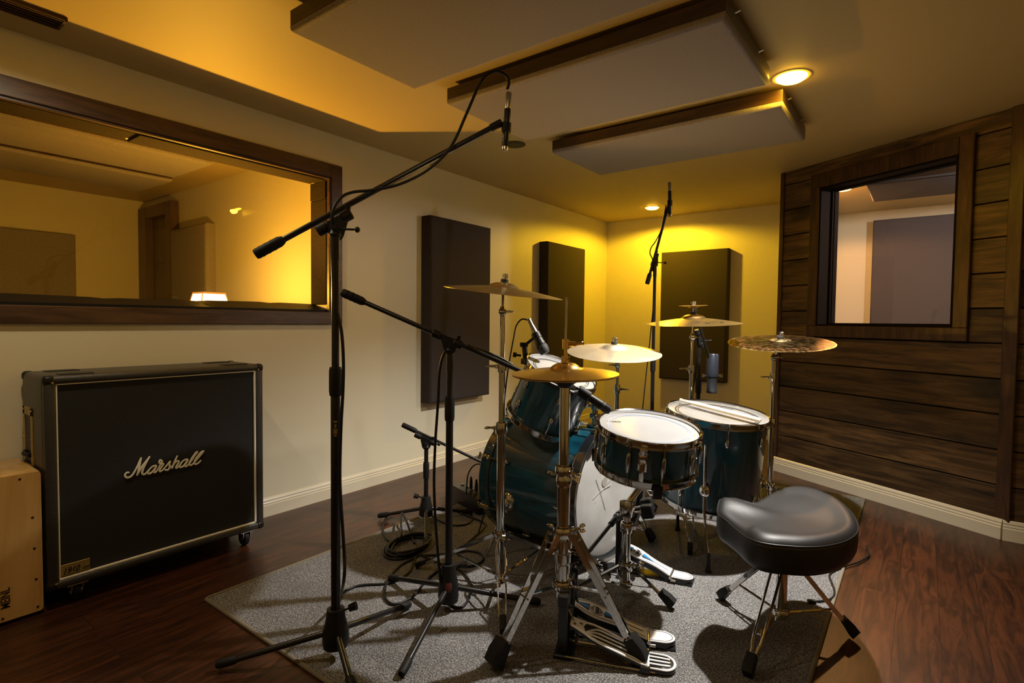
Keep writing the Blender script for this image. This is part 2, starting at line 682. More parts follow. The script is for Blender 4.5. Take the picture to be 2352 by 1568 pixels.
GLASS = glass_material()
CABLE_OVERHEAD = [(-1.117, 1.441, 1.799), (-1.11, 1.441, 1.819), (-1.112, 1.427, 1.839), (-1.131, 1.401, 1.847), (-1.151, 1.373, 1.827), (-1.167, 1.353, 1.788), (-1.179, 1.335, 1.737), (-1.192, 1.317, 1.684), (-1.205, 1.298, 1.629), (-1.219, 1.273, 1.577), (-1.239, 1.245, 1.537), (-1.264, 1.212, 1.501), (-1.294, 1.177, 1.474), (-1.329, 1.138, 1.452), (-1.372, 1.088, 1.436), (-1.397, 1.046, 1.426), (-1.407, 1.011, 1.406), (-1.414, 0.987, 1.367), (-1.417, 0.983, 1.315), (-1.417, 0.986, 1.264), (-1.422, 0.989, 1.187), (-1.399, 0.985, 1.082), (-1.377, 0.988, 1.005), (-1.366, 0.987, 0.915), (-1.366, 0.985, 0.825), (-1.371, 0.982, 0.721), (-1.374, 0.98, 0.565), (-1.361, 0.979, 0.437), (-1.356, 0.983, 0.332), (-1.362, 0.985, 0.257), (-1.681, 1.197, 0.007), (-1.722, 1.277, 0.007), (-1.701, 1.328, 0.007), (-1.645, 1.386, 0.007), (-1.634, 1.45, 0.007), (-1.659, 1.522, 0.007), (-1.726, 1.611, 0.007), (-1.795, 1.683, 0.007)]
CABLE_SNARE = [(-1.197, 1.595, 0.879), (-1.222, 1.554, 0.906), (-1.261, 1.503, 0.931), (-1.289, 1.452, 0.949), (-1.318, 1.423, 0.952), (-1.339, 1.387, 0.929), (-1.352, 1.375, 0.865), (-1.353, 1.369, 0.758), (-1.356, 1.36, 0.621), (-1.356, 1.354, 0.483), (-1.351, 1.355, 0.36), (-1.346, 1.361, 0.251), (-1.341, 1.368, 0.156), (-1.338, 1.375, 0.1), (-1.39, 1.446, 0.012), (-1.34, 1.426, 0.012), (-1.304, 1.424, 0.012), (-1.295, 1.446, 0.012), (-1.312, 1.491, 0.012), (-1.351, 1.553, 0.012), (-1.4, 1.598, 0.012), (-1.466, 1.636, 0.012), (-1.525, 1.65, 0.012), (-1.553, 1.622, 0.012), (-1.562, 1.575, 0.012), (-1.536, 1.491, 0.012), (-1.493, 1.394, 0.012), (-1.487, 1.337, 0.012), (-1.498, 1.301, 0.012), (-1.532, 1.298, 0.012), (-1.582, 1.323, 0.012), (-1.635, 1.376, 0.012), (-1.687, 1.447, 0.012), (-1.723, 1.529, 0.012), (-1.729, 1.594, 0.012), (-1.733, 1.635, 0.012)]
CABLE_RING = [(-1.756, 1.651, 0.012), (-1.677, 1.646, 0.012), (-1.594, 1.641, 0.012), (-1.537, 1.661, 0.012), (-1.487, 1.7, 0.012), (-1.476, 1.751, 0.012), (-1.499, 1.799, 0.012), (-1.546, 1.824, 0.012), (-1.595, 1.808, 0.012), (-1.636, 1.753, 0.012), (-1.68, 1.689, 0.012), (-1.732, 1.647, 0.012)]
CABLE_COIL = [(-1.819, 1.759, 0.008), (-1.79, 1.726, 0.008), (-1.768, 1.685, 0.008), (-1.757, 1.642, 0.008), (-1.756, 1.602, 0.008), (-1.767, 1.569, 0.008), (-1.787, 1.548, 0.008), (-1.814, 1.539, 0.008), (-1.846, 1.545, 0.008), (-1.879, 1.565, 0.008), (-1.91, 1.598, 0.008), (-1.933, 1.639, 0.008), (-1.946, 1.685, 0.008), (-1.947, 1.729, 0.008), (-1.935, 1.765, 0.008), (-1.913, 1.787, 0.008), (-1.883, 1.794, 0.008), (-1.85, 1.784, 0.008), (-1.806, 1.767, 0.015), (-1.786, 1.737, 0.015), (-1.774, 1.701, 0.015), (-1.77, 1.662, 0.015), (-1.773, 1.624, 0.015), (-1.784, 1.593, 0.015), (-1.801, 1.57, 0.015), (-1.822, 1.559, 0.015), (-1.845, 1.559, 0.015), (-1.867, 1.571, 0.015), (-1.887, 1.595, 0.015), (-1.903, 1.628, 0.015), (-1.911, 1.666, 0.015), (-1.911, 1.705, 0.015), (-1.901, 1.741, 0.015), (-1.884, 1.768, 0.015), (-1.86, 1.782, 0.015), (-1.833, 1.782, 0.015), (-1.808, 1.762, 0.022), (-1.784, 1.732, 0.022), (-1.765, 1.695, 0.022), (-1.755, 1.654, 0.022), (-1.755, 1.615, 0.022), (-1.765, 1.583, 0.022), (-1.783, 1.56, 0.022), (-1.808, 1.55, 0.022), (-1.836, 1.553, 0.022), (-1.865, 1.57, 0.022), (-1.891, 1.599, 0.022), (-1.91, 1.637, 0.022), (-1.921, 1.68, 0.022), (-1.921, 1.722, 0.022), (-1.91, 1.758, 0.022), (-1.89, 1.781, 0.022), (-1.864, 1.79, 0.022), (-1.835, 1.784, 0.022), (-1.805, 1.762, 0.029), (-1.779, 1.728, 0.029), (-1.76, 1.688, 0.029), (-1.749, 1.649, 0.029), (-1.748, 1.613, 0.029), (-1.755, 1.585, 0.029), (-1.771, 1.567, 0.029), (-1.792, 1.56, 0.029), (-1.817, 1.566, 0.029), (-1.844, 1.583, 0.029), (-1.869, 1.611, 0.029), (-1.891, 1.647, 0.029), (-1.906, 1.687, 0.029), (-1.912, 1.726, 0.029), (-1.907, 1.759, 0.029), (-1.892, 1.781, 0.029), (-1.868, 1.79, 0.029), (-1.838, 1.782, 0.029), (-1.792, 1.77, 0.036), (-1.77, 1.743, 0.036), (-1.755, 1.707, 0.036), (-1.749, 1.667, 0.036), (-1.751, 1.628, 0.036), (-1.762, 1.594, 0.036), (-1.78, 1.569, 0.036), (-1.804, 1.556, 0.036), (-1.83, 1.556, 0.036), (-1.856, 1.57, 0.036), (-1.879, 1.596, 0.036), (-1.895, 1.633, 0.036), (-1.902, 1.675, 0.036), (-1.899, 1.717, 0.036), (-1.887, 1.754, 0.036), (-1.866, 1.78, 0.036), (-1.841, 1.793, 0.036), (-1.814, 1.789, 0.036)]
CABLE_COIL_UP = [(-1.772, 1.703, 0.03), (-1.78, 1.727, 0.04), (-1.939, 1.842, 0.115)]
CABLE_LOOSE = [(-2.215, 1.961, 0.01), (-2.234, 1.903, 0.01), (-2.159, 1.803, 0.01), (-2.064, 1.718, 0.01), (-1.974, 1.668, 0.01), (-1.914, 1.664, 0.01), (-1.888, 1.677, 0.053), (-2.012, 1.784, 0.05), (-2.099, 1.868, 0.055), (-1.988, 1.802, 0.05), (-1.888, 1.74, 0.025), (-1.81, 1.686, 0.03)]
CABLE_LOOP_KICK = [(-2.064, 2.04, 0.01), (-1.956, 1.996, 0.01), (-1.863, 1.994, 0.01), (-1.82, 2.044, 0.01), (-1.842, 2.12, 0.01), (-1.928, 2.183, 0.01), (-2.011, 2.187, 0.01), (-1.928, 2.218, 0.01), (-1.936, 2.32, 0.01), (-1.836, 2.292, 0.01), (-1.696, 2.189, 0.01)]
CABLE_BOX_FRONT = [(-2.016, 2.157, 0.012), (-1.885, 2.135, 0.012), (-1.759, 2.116, 0.012), (-1.71, 2.044, 0.012), (-1.679, 1.949, 0.012), (-1.659, 1.88, 0.012), (-1.64, 1.814, 0.012)]
CABLE_TOM = [(-1.399, 1.971, 1.045), (-1.426, 1.962, 1.048), (-1.45, 1.955, 1.019), (-1.463, 1.954, 0.966), (-1.476, 1.954, 0.907), (-1.489, 1.953, 0.838), (-1.501, 1.952, 0.758), (-1.513, 1.951, 0.659), (-1.539, 1.963, 0.554), (-1.564, 1.99, 0.424), (-1.588, 2.006, 0.314), (-1.629, 2.01, 0.2), (-1.66, 1.996, 0.113), (-1.694, 1.992, 0.01), (-1.642, 1.881, 0.01)]
CABLE_KICK_MIC = [(-1.81, 2.176, 0.282), (-1.854, 2.175, 0.286), (-1.895, 2.177, 0.263), (-1.921, 2.172, 0.217), (-1.934, 2.177, 0.155), (-1.943, 2.184, 0.104)]
CABLE_STAND_D = [(-1.332, 3.377, 1.788), (-1.34, 3.366, 1.705), (-1.357, 3.362, 1.623), (-1.383, 3.339, 1.554), (-1.402, 3.323, 1.518), (-1.411, 3.326, 1.48), (-1.394, 3.337, 1.43), (-1.38, 3.343, 1.319), (-1.382, 3.334, 1.18), (-1.397, 3.341, 1.041), (-1.405, 3.327, 0.874), (-1.415, 3.312, 0.706), (-1.422, 3.3, 0.566), (-1.427, 3.291, 0.455), (-1.429, 3.282, 0.287)]
CABLE_STAND_E = [(-0.986, 3.062, 0.972), (-1.002, 3.056, 0.899), (-1.012, 3.052, 0.777), (-1.022, 3.048, 0.654), (-1.028, 3.046, 0.506), (-1.029, 3.041, 0.408)]
CABLE_THRONE = [(-0.183, 3.004, 0.008), (-0.167, 2.896, 0.008), (-0.192, 2.792, 0.008), (-0.232, 2.706, 0.008), (-0.27, 2.613, 0.008), (-0.279, 2.556, 0.008), (-0.264, 2.492, 0.008), (-0.248, 2.432, 0.008), (-0.242, 2.369, 0.008), (-0.253, 2.327, 0.008), (-0.272, 2.3, 0.008), (-0.287, 2.284, 0.008)]
PLUG = [(-0.289, 2.275, 0.011), (-0.314, 2.26, 0.011)]
SEAT = [(-0.527, 1.842, 0.4), (-0.546, 1.941, 0.4), (-0.538, 2.001, 0.4), (-0.499, 2.009, 0.4), (-0.462, 2.026, 0.4), (-0.447, 2.098, 0.4), (-0.431, 2.199, 0.4), (-0.397, 2.28, 0.4), (-0.348, 2.313, 0.4), (-0.287, 2.296, 0.4), (-0.224, 2.23, 0.4), (-0.176, 2.13, 0.4), (-0.148, 2.019, 0.4), (-0.145, 1.932, 0.4), (-0.165, 1.834, 0.4), (-0.2, 1.76, 0.4), (-0.242, 1.712, 0.4), (-0.287, 1.684, 0.4), (-0.328, 1.666, 0.4), (-0.366, 1.667, 0.4), (-0.4, 1.695, 0.4), (-0.437, 1.743, 0.4), (-0.48, 1.791, 0.4)]
LOGO = [[(0.7807, 0.4407), (0.7743, 0.4428), (0.7684, 0.4388), (0.7664, 0.4317), (0.7708, 0.4242), (0.7778, 0.4224), (0.7856, 0.4244), (0.7935, 0.4326), (0.8015, 0.4461), (0.8096, 0.4627), (0.8165, 0.4797), (0.8219, 0.4916)], [(0.8219, 0.4916), (0.8184, 0.4777), (0.8149, 0.4585), (0.8113, 0.4409), (0.8065, 0.4236)], [(0.8065, 0.4236), (0.8146, 0.4387), (0.8241, 0.4551), (0.8377, 0.4723), (0.8515, 0.4905)], [(0.8515, 0.4905), (0.8404, 0.4718), (0.8321, 0.455), (0.8266, 0.4407), (0.8241, 0.4305), (0.8271, 0.4237), (0.8331, 0.4231), (0.8399, 0.4286), (0.8468, 0.438)], [(0.8743, 0.4494), (0.866, 0.4495), (0.8564, 0.4453), (0.8481, 0.4361), (0.8439, 0.4277), (0.8466, 0.4217), (0.8534, 0.4226), (0.8616, 0.4286), (0.87, 0.4393), (0.8746, 0.4485), (0.8686, 0.4349), (0.8657, 0.4261), (0.8673, 0.4219), (0.8733, 0.4245), (0.8811, 0.4354)], [(0.8811, 0.4354), (0.8868, 0.4468), (0.8924, 0.4535), (0.8942, 0.461), (0.8912, 0.4664), (0.887, 0.4672), (0.8844, 0.4614), (0.8869, 0.4547), (0.8938, 0.4501), (0.8994, 0.4497), (0.8937, 0.4406), (0.8866, 0.4311), (0.8854, 0.4235), (0.8907, 0.4224), (0.8992, 0.4284)], [(0.8992, 0.4284), (0.9092, 0.439), (0.9178, 0.4484), (0.9236, 0.4552), (0.921, 0.4461), (0.9223, 0.4363), (0.9205, 0.4271), (0.9133, 0.4223), (0.9062, 0.4246), (0.9034, 0.4275)], [(0.9219, 0.43), (0.932, 0.4343)], [(0.9514, 0.4746), (0.9439, 0.4575), (0.9364, 0.4398), (0.9305, 0.4242)], [(0.9349, 0.4369), (0.9438, 0.4479), (0.9526, 0.4518), (0.9562, 0.447), (0.9524, 0.4381), (0.9465, 0.4297), (0.9464, 0.4233), (0.9538, 0.4266), (0.9612, 0.4331)], [(0.9911, 0.4514), (0.9821, 0.4516), (0.9717, 0.4472), (0.9627, 0.436), (0.9596, 0.427), (0.964, 0.4228), (0.9729, 0.4258), (0.982, 0.4353), (0.9911, 0.4498), (0.985, 0.4364), (0.9804, 0.4275), (0.9821, 0.4223), (0.9893, 0.4249), (0.9985, 0.4336)], [(0.9985, 0.4336), (1.0093, 0.4479), (1.0201, 0.4639), (1.0282, 0.4747), (1.0233, 0.4732), (1.0124, 0.4604), (1.0032, 0.4458), (0.997, 0.4339), (0.9972, 0.4257), (1.0044, 0.4242), (1.0137, 0.4306)], [(1.0137, 0.4306), (1.0276, 0.4443), (1.0417, 0.4598), (1.0528, 0.4727), (1.0473, 0.4728), (1.0371, 0.4648), (1.0261, 0.4512), (1.0183, 0.4395), (1.0164, 0.43), (1.0197, 0.4244), (1.029, 0.4258), (1.0383, 0.4322), (1.0423, 0.4381)]]
# ------------------------------------------------------------------ room shell
XL, YB = -2.737, 5.297
WN = V((.4940, .8695, 0)).normalized()     # normal of the boarded wall, pointing away from the room
WT = V((WN.y, -WN.x, 0))                   # along the boarded wall, to the right
WD = 3.2739
WMX = Matrix(((WT.x, WN.x, 0, WN.x * WD), (WT.y, WN.y, 0, WN.y * WD), (0, 0, 1, 0), (0, 0, 0, 1)))   # local x along, y depth, z up

struct('floor', box(BM(), (-6, -1.3, -.1), (2.4, 6.4, 0)), FLOOR)
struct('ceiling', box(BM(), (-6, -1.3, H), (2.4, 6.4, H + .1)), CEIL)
OY0, OY1, OZ0, OZ1 = -.30, 1.885, 1.08, 1.845       # control window opening
b = BM()
box(b, (XL - .18, -1.3, 0), (XL, OY0, H))
box(b, (XL - .18, OY1, 0), (XL, 6.2, H))
box(b, (XL - .18, OY0, 0), (XL, OY1, OZ0))
box(b, (XL - .18, OY0, OZ1), (XL, OY1, H))
struct('wall_left', b, WALL)
struct('wall_back', box(BM(), (XL, YB, 0), (-.9, YB + .12, H)), WALL)
struct('wall_behind', box(BM(), (XL, -1.3, 0), (1.7, -1.2, H)), WALL)
struct('wall_right', box(BM(), (1.6, -1.2, 0), (1.7, 6.3, H)), WALL)

# boarded wall with its window
S0, S1, SB = -2.805, -1.465, -1.465
WS0, WS1, WZ0, WZ1 = -2.505, -1.715, 1.03, 1.93
b = BM()
for x0, x1, z0, z1 in ((S0 + .02, WS0, 0, H), (WS1, SB, 0, H), (WS0, WS1, 0, WZ0), (WS0, WS1, WZ1, H)):
    box(b, (x0, .02, z0), (x1, .15, z1), M=WMX)
struct('wall_boarded_backing', b, TRIMJ)
b = BM()
zs = [.0, .08] + [.255 + .175 * k for k in range(11)]
zs = [.0] + [.08 + .175 * k for k in range(12)] + [H]
for z0, z1 in zip(zs, zs[1:]):
    if z1 - z0 < .01:
        continue
    g = .0032
    if z1 <= WZ0 or z0 >= WZ1:
        segs = [(S0, SB, z0, z1)]
    elif z0 < WZ0 < z1 and WZ0 - z0 > .02 and False:
        segs = []
    else:
        segs = [(S0, WS0, z0, z1), (WS1, SB, z0, z1)]
        if z0 < WZ0:
            segs.append((WS0, WS1, z0, WZ0))
        if z1 > WZ1:
            segs.append((WS0, WS1, WZ1, z1))
    for s0, s1, za, zb in segs:
        box(b, (s0 + .0005, 0, za + g), (s1 - .0005, .02, zb - g), .0022, 1)
struct('wall_boarded', b, SIDING, M=WMX, local=True)
b = BM()
box(b, (S0 - .012, -.012, 0), (S0 + .018, .15, H), .002, 1)
struct('trim_1', b, TRIMW, M=WMX, local=True)
b = BM()
box(b, (SB - .035, -.016, .0), (SB + .025, .0, H), .003, 1)
struct('trim_2', b, TRIMW, M=WMX, local=True)
CORNER = WMX @ V((SB, 0, 0))
b = BM()
for z0, z1 in zip(zs, zs[1:]):
    if z1 - z0 > .01:
        box(b, (CORNER.x + .012, CORNER.y, z0 + .0032), (1.6, CORNER.y + .02, z1 - .0032), .0022, 1)
struct('wall_side_boarded', b, SIDING)
struct('wall_side_backing', box(BM(), (CORNER.x + .02, CORNER.y + .02, 0), (1.6, CORNER.y + .12, H)), TRIMJ)
# return behind the free end of the boarded wall
e0 = WMX @ V((S0, .15, 0))
e1 = WMX @ V((S0, .02, 0))
b = BM()
prism(b, [(e0.x, e0.y), (e0.x + .12, e0.y - .06), (-.78, YB + .12), (-.9, YB + .12)], 0, H)
struct('wall_return', b, WALL)

# window in the boarded wall
win = obj('window_2', BM() if False else box(BM(), (WS0, .09, WZ0), (WS1, .098, WZ1)), GLASS, M=WMX, local=True)
win['kind'] = 'structure'
b = BM()
tw, t0, t1 = .068, -.022, 0
box(b, (WS0 - tw, t0, WZ0), (WS0, t1, WZ1), .003, 1)
box(b, (WS1, t0, WZ0), (WS1 + tw, t1, WZ1 + .09), .003, 1)
box(b, (WS0 - tw, t0, WZ0 - .07), (WS1 + tw, t1, WZ0), .003, 1)
box(b, (WS0 - tw, t0, WZ1), (WS1, t1, WZ1 + .09), .003, 1)
obj('window_frame', b, TRIMW, win, M=WMX, local=True)
b = BM()
box(b, (WS0, -.018, WZ0), (WS0 + .012, .15, WZ1))
box(b, (WS1 - .012, -.018, WZ0), (WS1, .15, WZ1))
box(b, (WS0 + .012, -.018, WZ0), (WS1 - .012, .15, WZ0 + .012))
box(b, (WS0 + .012, -.018, WZ1 - .012), (WS1 - .012, .15, WZ1))
obj('window_jamb', b, TRIMJ, win, M=WMX, local=True)
b = BM()
for y in (.076, .099):
    box(b, (WS0 + .012, y, WZ0 + .012), (WS0 + .024, y + .012, WZ1 - .012))
    box(b, (WS1 - .024, y, WZ0 + .012), (WS1 - .012, y + .012, WZ1 - .012))
    box(b, (WS0 + .012, y, WZ0 + .012), (WS1 - .012, y + .012, WZ0 + .02))
    box(b, (WS0 + .012, y, WZ1 - .02), (WS1 - .012, y + .012, WZ1 - .012))
obj('glazing_bead', b, TRIMJ, win, M=WMX, local=True)

# control room window in the left wall
win = obj('window_1', box(BM(), (-2.910, OY0, OZ0), (-2.902, OY1, OZ1)), GLASS)
win['kind'] = 'structure'
b = BM()
box(b, (XL, OY1, OZ0 - .07), (XL + .022, OY1 + .072, OZ1 + .075), .003, 1)
box(b, (XL, OY0 - .072, OZ0 - .07), (XL + .022, OY0, OZ1 + .075), .003, 1)
box(b, (XL, OY0, OZ1), (XL + .022, OY1, OZ1 + .075), .003, 1)
box(b, (XL, OY0, OZ0 - .07), (XL + .022, OY1, OZ0), .003, 1)
obj('window_frame', b, TRIMY, win)
b = BM()
box(b, (XL - .012, OY1 - .012, OZ0), (XL + .012, OY1, OZ1))
box(b, (XL - .012, OY0, OZ1 - .010), (XL + .012, OY1 - .012, OZ1))
obj('inner_stop', b, TRIMY, win)
b = BM()
box(b, (-2.90, OY1 - .016, OZ0 + .045), (XL - .012, OY1, OZ1 - .12), .002, 1)
box(b, (-2.90, OY1 - .019, OZ1 - .118), (XL - .014, OY1, OZ1 - .016), .002, 1)
box(b, (-2.90, OY0, OZ1 - .012), (XL - .012, .93, OZ1), .002, 1)
box(b, (-2.90, .945, OZ1 - .016), (XL - .012, OY1 - .02, OZ1 - .002), .002, 1)
obj('acoustic_lining', b, FOAM, win)
b = BM()
pts = []
for k in range(41):
    y = OY0 + (OY1 - OY0) * k / 40
    pts.append((y, OZ0 + .045 + .003 * math.sin(y * 5) + (.002 if k % 7 else -.002)))
for (ya, za), (yb, zb) in zip(pts, pts[1:]):
    v = [b.verts.new(p) for p in ((-2.90, ya, za), (-2.90, yb, zb), (XL - .01, yb, OZ0 + .012), (XL - .01, ya, OZ0 + .012), (-2.90, ya, OZ0), (-2.90, yb, OZ0), (XL - .01, yb, OZ0), (XL - .01, ya, OZ0))]
    for q in ((0, 1, 2, 3), (0, 4, 5, 1), (3, 2, 6, 7)):
        b.faces.new([v[i] for i in q])
bmesh.ops.remove_doubles(b, verts=b.verts[:], dist=1e-5)
obj('sill_gasket', b, GASKET, win)


# baseboards: one stepped profile swept along each wall
def baseboard(name, a, c, nrm):
    a, c, nrm = V(a), V(c), V(nrm)
    prof = [(0, 0), (.016, 0), (.016, .058), (.012, .062), (.013, .070), (.009, .076), (.010, .084), (.005, .094), (0, .098)]
    b = BM()
    A = [b.verts.new(a + nrm * x + V((0, 0, z))) for x, z in prof]
    B = [b.verts.new(c + nrm * x + V((0, 0, z))) for x, z in prof]
    for i in range(len(prof)):
        j = (i + 1) % len(prof)
        b.faces.new((A[i], A[j], B[j], B[i]))
    b.faces.new(A)
    b.faces.new(B[::-1])
    return struct(name, b, BASE, ang=20)


baseboard('baseboard_left', (XL, -1.2, 0), (XL, YB, 0), (1, 0, 0))
baseboard('baseboard_back', (XL + .016, YB, 0), (-.9, YB, 0), (0, -1, 0))
pL, pR = WMX @ V((S0 + .0, -.0, 0)), WMX @ V((SB + .004, 0, 0))
baseboard('baseboard_boarded', WMX @ V((S0 - .012, -.016, 0)), WMX @ V((SB, -.016, 0)), -WN)
baseboard('baseboard_side', (CORNER.x - .008, CORNER.y - .016, 0), (1.6, CORNER.y - .016, 0), (0, -1, 0))

# control room seen through the left window
struct('wall_control_far', box(BM(), (-5.88, -1.3, 0), (-5.773, 2.12, H)), WALL)
struct('wall_control_side', box(BM(), (-5.773, 2.022, 0), (XL - .18, 2.12, H)), WALL)
struct('wall_control_near', box(BM(), (-5.773, -1.3, 0), (XL - .18, -1.2, H)), WALL)
d = obj('door_1', box(BM(), (-5.60, 2.012, .01), (-5.18, 2.021, 1.92), .002, 1), DOORW)
d['kind'] = 'structure'
b = BM()
box(b, (-5.772, 1.955, 0), (-5.60, 2.022, 2.02), .004, 1)
box(b, (-5.18, 1.955, 0), (-5.07, 2.022, 2.02), .004, 1)
box(b, (-5.60, 1.955, 1.92), (-5.18, 2.022, 2.02), .004, 1)
obj('door_frame', b, DOORW, d)
b = BM()
for z0, z1 in ((.15, .85), (1.0, 1.45), (1.52, 1.82)):
    box(b, (-5.54, 2.004, z0), (-5.24, 2.012, z1), .004, 1)
obj('door_panel', b, DOORW, d)

# vocal booth seen through the window in the boarded wall
struct('wall_booth_back', box(BM(), (-.9, 6.12, 0), (1.6, 6.25, H)), WALL)
struct('wall_booth_left', box(BM(), (-.9, YB + .12, 0), (-.78, 6.12, H)), WALL)
# ------------------------------------------------------------------ rug
b = BM()
rug_out = [(-2.085, .905), (-.228, .905), (-.252, 3.83), (-2.085, 3.83)]
prism(b, rug_out, .0005, .006)
rug = obj('area_rug', b, RUG)
tag(rug, 'speckled grey carpet rug under the drum kit', 'rug')
b = BM()
cs = [V((x, y, .005)) for x, y in rug_out]
loop = []
for i in range(4):
    p, q = cs[i], cs[(i + 1) % 4]
    loop += [p + (q - p) * (.004 + .992 * k / 14) for k in range(15)]
tube(b, loop, .0065, 8, closed=True)
obj('rug_binding', b, RUGEDGE, rug)


# ------------------------------------------------------------------ acoustic panels
def wedge_board(name, label, lo, hi, axis, face, wood_edge, fab, standoffs, group=None, zedge=.03):
    """A fabric faced board: axis = index of the thin direction, face = +1/-1 side that shows the fabric."""
    lo, hi = V(lo), V(hi)
    c = (lo + hi) / 2
    t = thing(name, label, 'acoustic panel', (c.x, c.y, lo.z), group)
    b = BM()
    l2, h2 = lo.copy(), hi.copy()
    if face > 0:
        h2[axis] -= zedge
    else:
        l2[axis] += zedge
    box(b, l2, h2, .002, 1)
    obj('panel_frame', b, wood_edge, t)
    b = BM()
    l3, h3 = lo.copy(), hi.copy()
    if face > 0:
        l3[axis] = h2[axis]
    else:
        h3[axis] = l2[axis]
    r = bmesh.ops.create_cube(b, size=1, matrix=Matrix.Translation((l3 + h3) / 2) @ Matrix.Diagonal((*(h3 - l3), 1)))
    fl = [f for f in b.faces if abs(f.normal[axis] - face) < .1]
    ch = zedge * .93
    bmesh.ops.bevel(b, geom=list({e for f in fl for e in f.edges}), offset=ch, segments=3, affect='EDGES', profile=.6)
    obj('fabric_face', b, fab, t, ang=50)
    for pa, pb in standoffs:
        s = BM()
        rod(s, pa, pb, .004, n=8)
        obj('mounting_bracket', s, STEEL, t)
    return t


CZ = 2.0
for y0, y1, lb in ((1.043, 1.605, 'nearest of the three grey brown ceiling panels, cut off by the top of the picture'),
                   (1.80, 2.408, 'middle of the three grey brown ceiling panels, beside the bright downlight'),
                   (2.665, 3.24, 'farthest of the three grey brown ceiling panels, nearest the yellow corner')):
    st = [((x, y, CZ + .06), (x, y, H)) for x in (-1.6, -.70) for y in (y0 + .12, y1 - .12)]
    st += [((-.529, y, CZ + .060), (-.512, y, CZ + .063)) for y in (y0 + .1, y0 + .42)]
    wedge_board('ceiling_panel', lb, (-1.735, y0, CZ), (-.530, y1, CZ + .075), 2, -1, CLOUDW, TAUPE, st, 'ceiling panels over the drum kit', .022)

wedge_board('wall_panel', 'tall charcoal wall panel to the right of the control room window', (XL, 2.60, .475), (XL + .095, 3.232, 1.742), 0, 1, CHARCOAL, CHARCOAL, [], 'wall panels around the drum corner', .02)
wedge_board('wall_panel', 'tall charcoal wall panel nearest the room corner on the window wall', (XL, 4.02, .475), (XL + .095, 4.675, 1.742), 0, 1, CHARCOAL, CHARCOAL, [], 'wall panels around the drum corner', .02)
wedge_board('wall_panel', 'tall charcoal wall panel on the yellow lit back wall', (-2.095, YB - .085, .485), (-1.455, YB, 1.732), 1, -1, CHARCOAL, CHARCOAL, [((-1.9, YB - .03, 1.73), (-1.9, YB - .03, 1.742)), ((-1.55, YB - .03, 1.73), (-1.55, YB - .03, 1.742))], 'wall panels around the drum corner', .02)
# control room panels
wedge_board('ceiling_panel', 'wood edged ceiling panel behind the control room glass, nearer the window', (-4.08, .42, 1.98), (-3.53, 1.605, 2.05), 2, -1, CLOUDW, TAUPE, [((-3.8, y, 2.04), (-3.8, y, H)) for y in (.6, 1.5)], 'control room ceiling panels', .02)
wedge_board('ceiling_panel', 'wood edged ceiling panel behind the control room glass, farther from the window', (-4.76, .42, 1.98), (-4.21, 1.64, 2.05), 2, -1, CLOUDW, TAUPE, [((-4.5, y, 2.04), (-4.5, y, H)) for y in (.6, 1.5)], 'control room ceiling panels', .02)
wedge_board('wall_panel', 'brown fabric wall panel on the far control room wall', (-5.773, .83, .45), (-5.70, 1.475, 1.722), 0, 1, TAUPE, TAUPE, [], None, .02)
wedge_board('wall_panel', 'brown fabric wall panel behind the lamp, beside the control room door', (-5.06, 1.945, .5), (-4.42, 2.022, 1.77), 1, -1, TAUPE, TAUPE, [], None, .03)
# booth panels
wedge_board('ceiling_panel', 'purple grey ceiling panel seen through the booth window', (-.345, 4.42, 1.98), (.85, 5.045, 2.05), 2, -1, CLOUDW, MAUVE, [((x, 4.8, 2.04), (x, 4.8, H)) for x in (-.2, .7)], None, .02)
wedge_board('wall_panel', 'large grey fabric wall panel seen through the booth window', (-.405, 6.03, .75), (.245, 6.12, 2.0), 1, -1, MAUVE, MAUVE, [((-.25, 6.08, 1.99), (-.25, 6.08, 2.015))], None, .02)


# ------------------------------------------------------------------ ceiling fittings
def downlight(label, x, y, lit, r=.062):
    t = thing('downlight', label, 'downlight', (x, y, H - .02))
    b = BM()
    lathe(b, [(r, H - .001), (r + .014, H - .001), (r + .014, H - .003), (r + .002, H - .004), (r, H - .003)], 40, Matrix.Translation((x, y, 0)))
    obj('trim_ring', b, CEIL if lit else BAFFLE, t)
    b = BM()
    if lit:
        lathe(b, [(r, H - .001), (r * .97, H - .008), (r * .75, H - .017), (0, H - .021)], 40, Matrix.Translation((x, y, 0)))
        obj('glowing_bulb', b, lit, t, ang=80)
    else:
        lathe(b, [(r, H - .003), (r * .8, H - .006), (r * .5, H - .005), (0, H - .005)], 40, Matrix.Translation((x, y, 0)))
        obj('bulb_recess', b, BAFFLE, t)
    return t


downlight('bright recessed downlight at the end of the middle ceiling panel', -.486, 2.609, PAPER)
downlight('glowing recessed downlight in the far yellow corner', -2.027, 4.805, PAPER, .058)
downlight('recessed downlight in the ceiling in front of the speaker cabinet', -2.02, .42, PAPER, .058)
downlight('dark unlit recessed downlight behind the overhead microphone tip', -1.990, 2.645, None, .052)
downlight('glowing downlight at the top of the booth window', -.535, 4.95, PAPER2, .06)
t = thing('ceiling_vent', 'dark maroon slotted vent in the ceiling above the amplifier', 'vent', (-2.51, .42, H - .012))
b = BM()
for x in (-2.562, -2.466):
    box(b, (x, .2, H - .012), (x + .008, .625, H))
for y in (.2, .617):
    box(b, (-2.562, y, H - .012), (-2.458, y + .008, H))
box(b, (-2.555, .205, H - .003), (-2.465, .62, H))
obj('vent_frame', b, VENT, t)
for k in range(4):
    b = BM()
    box(b, (-2.548 + k * .021, .208, H - .010), (-2.541 + k * .021, .617, H - .003))
    obj('slat', b, VENT, t)

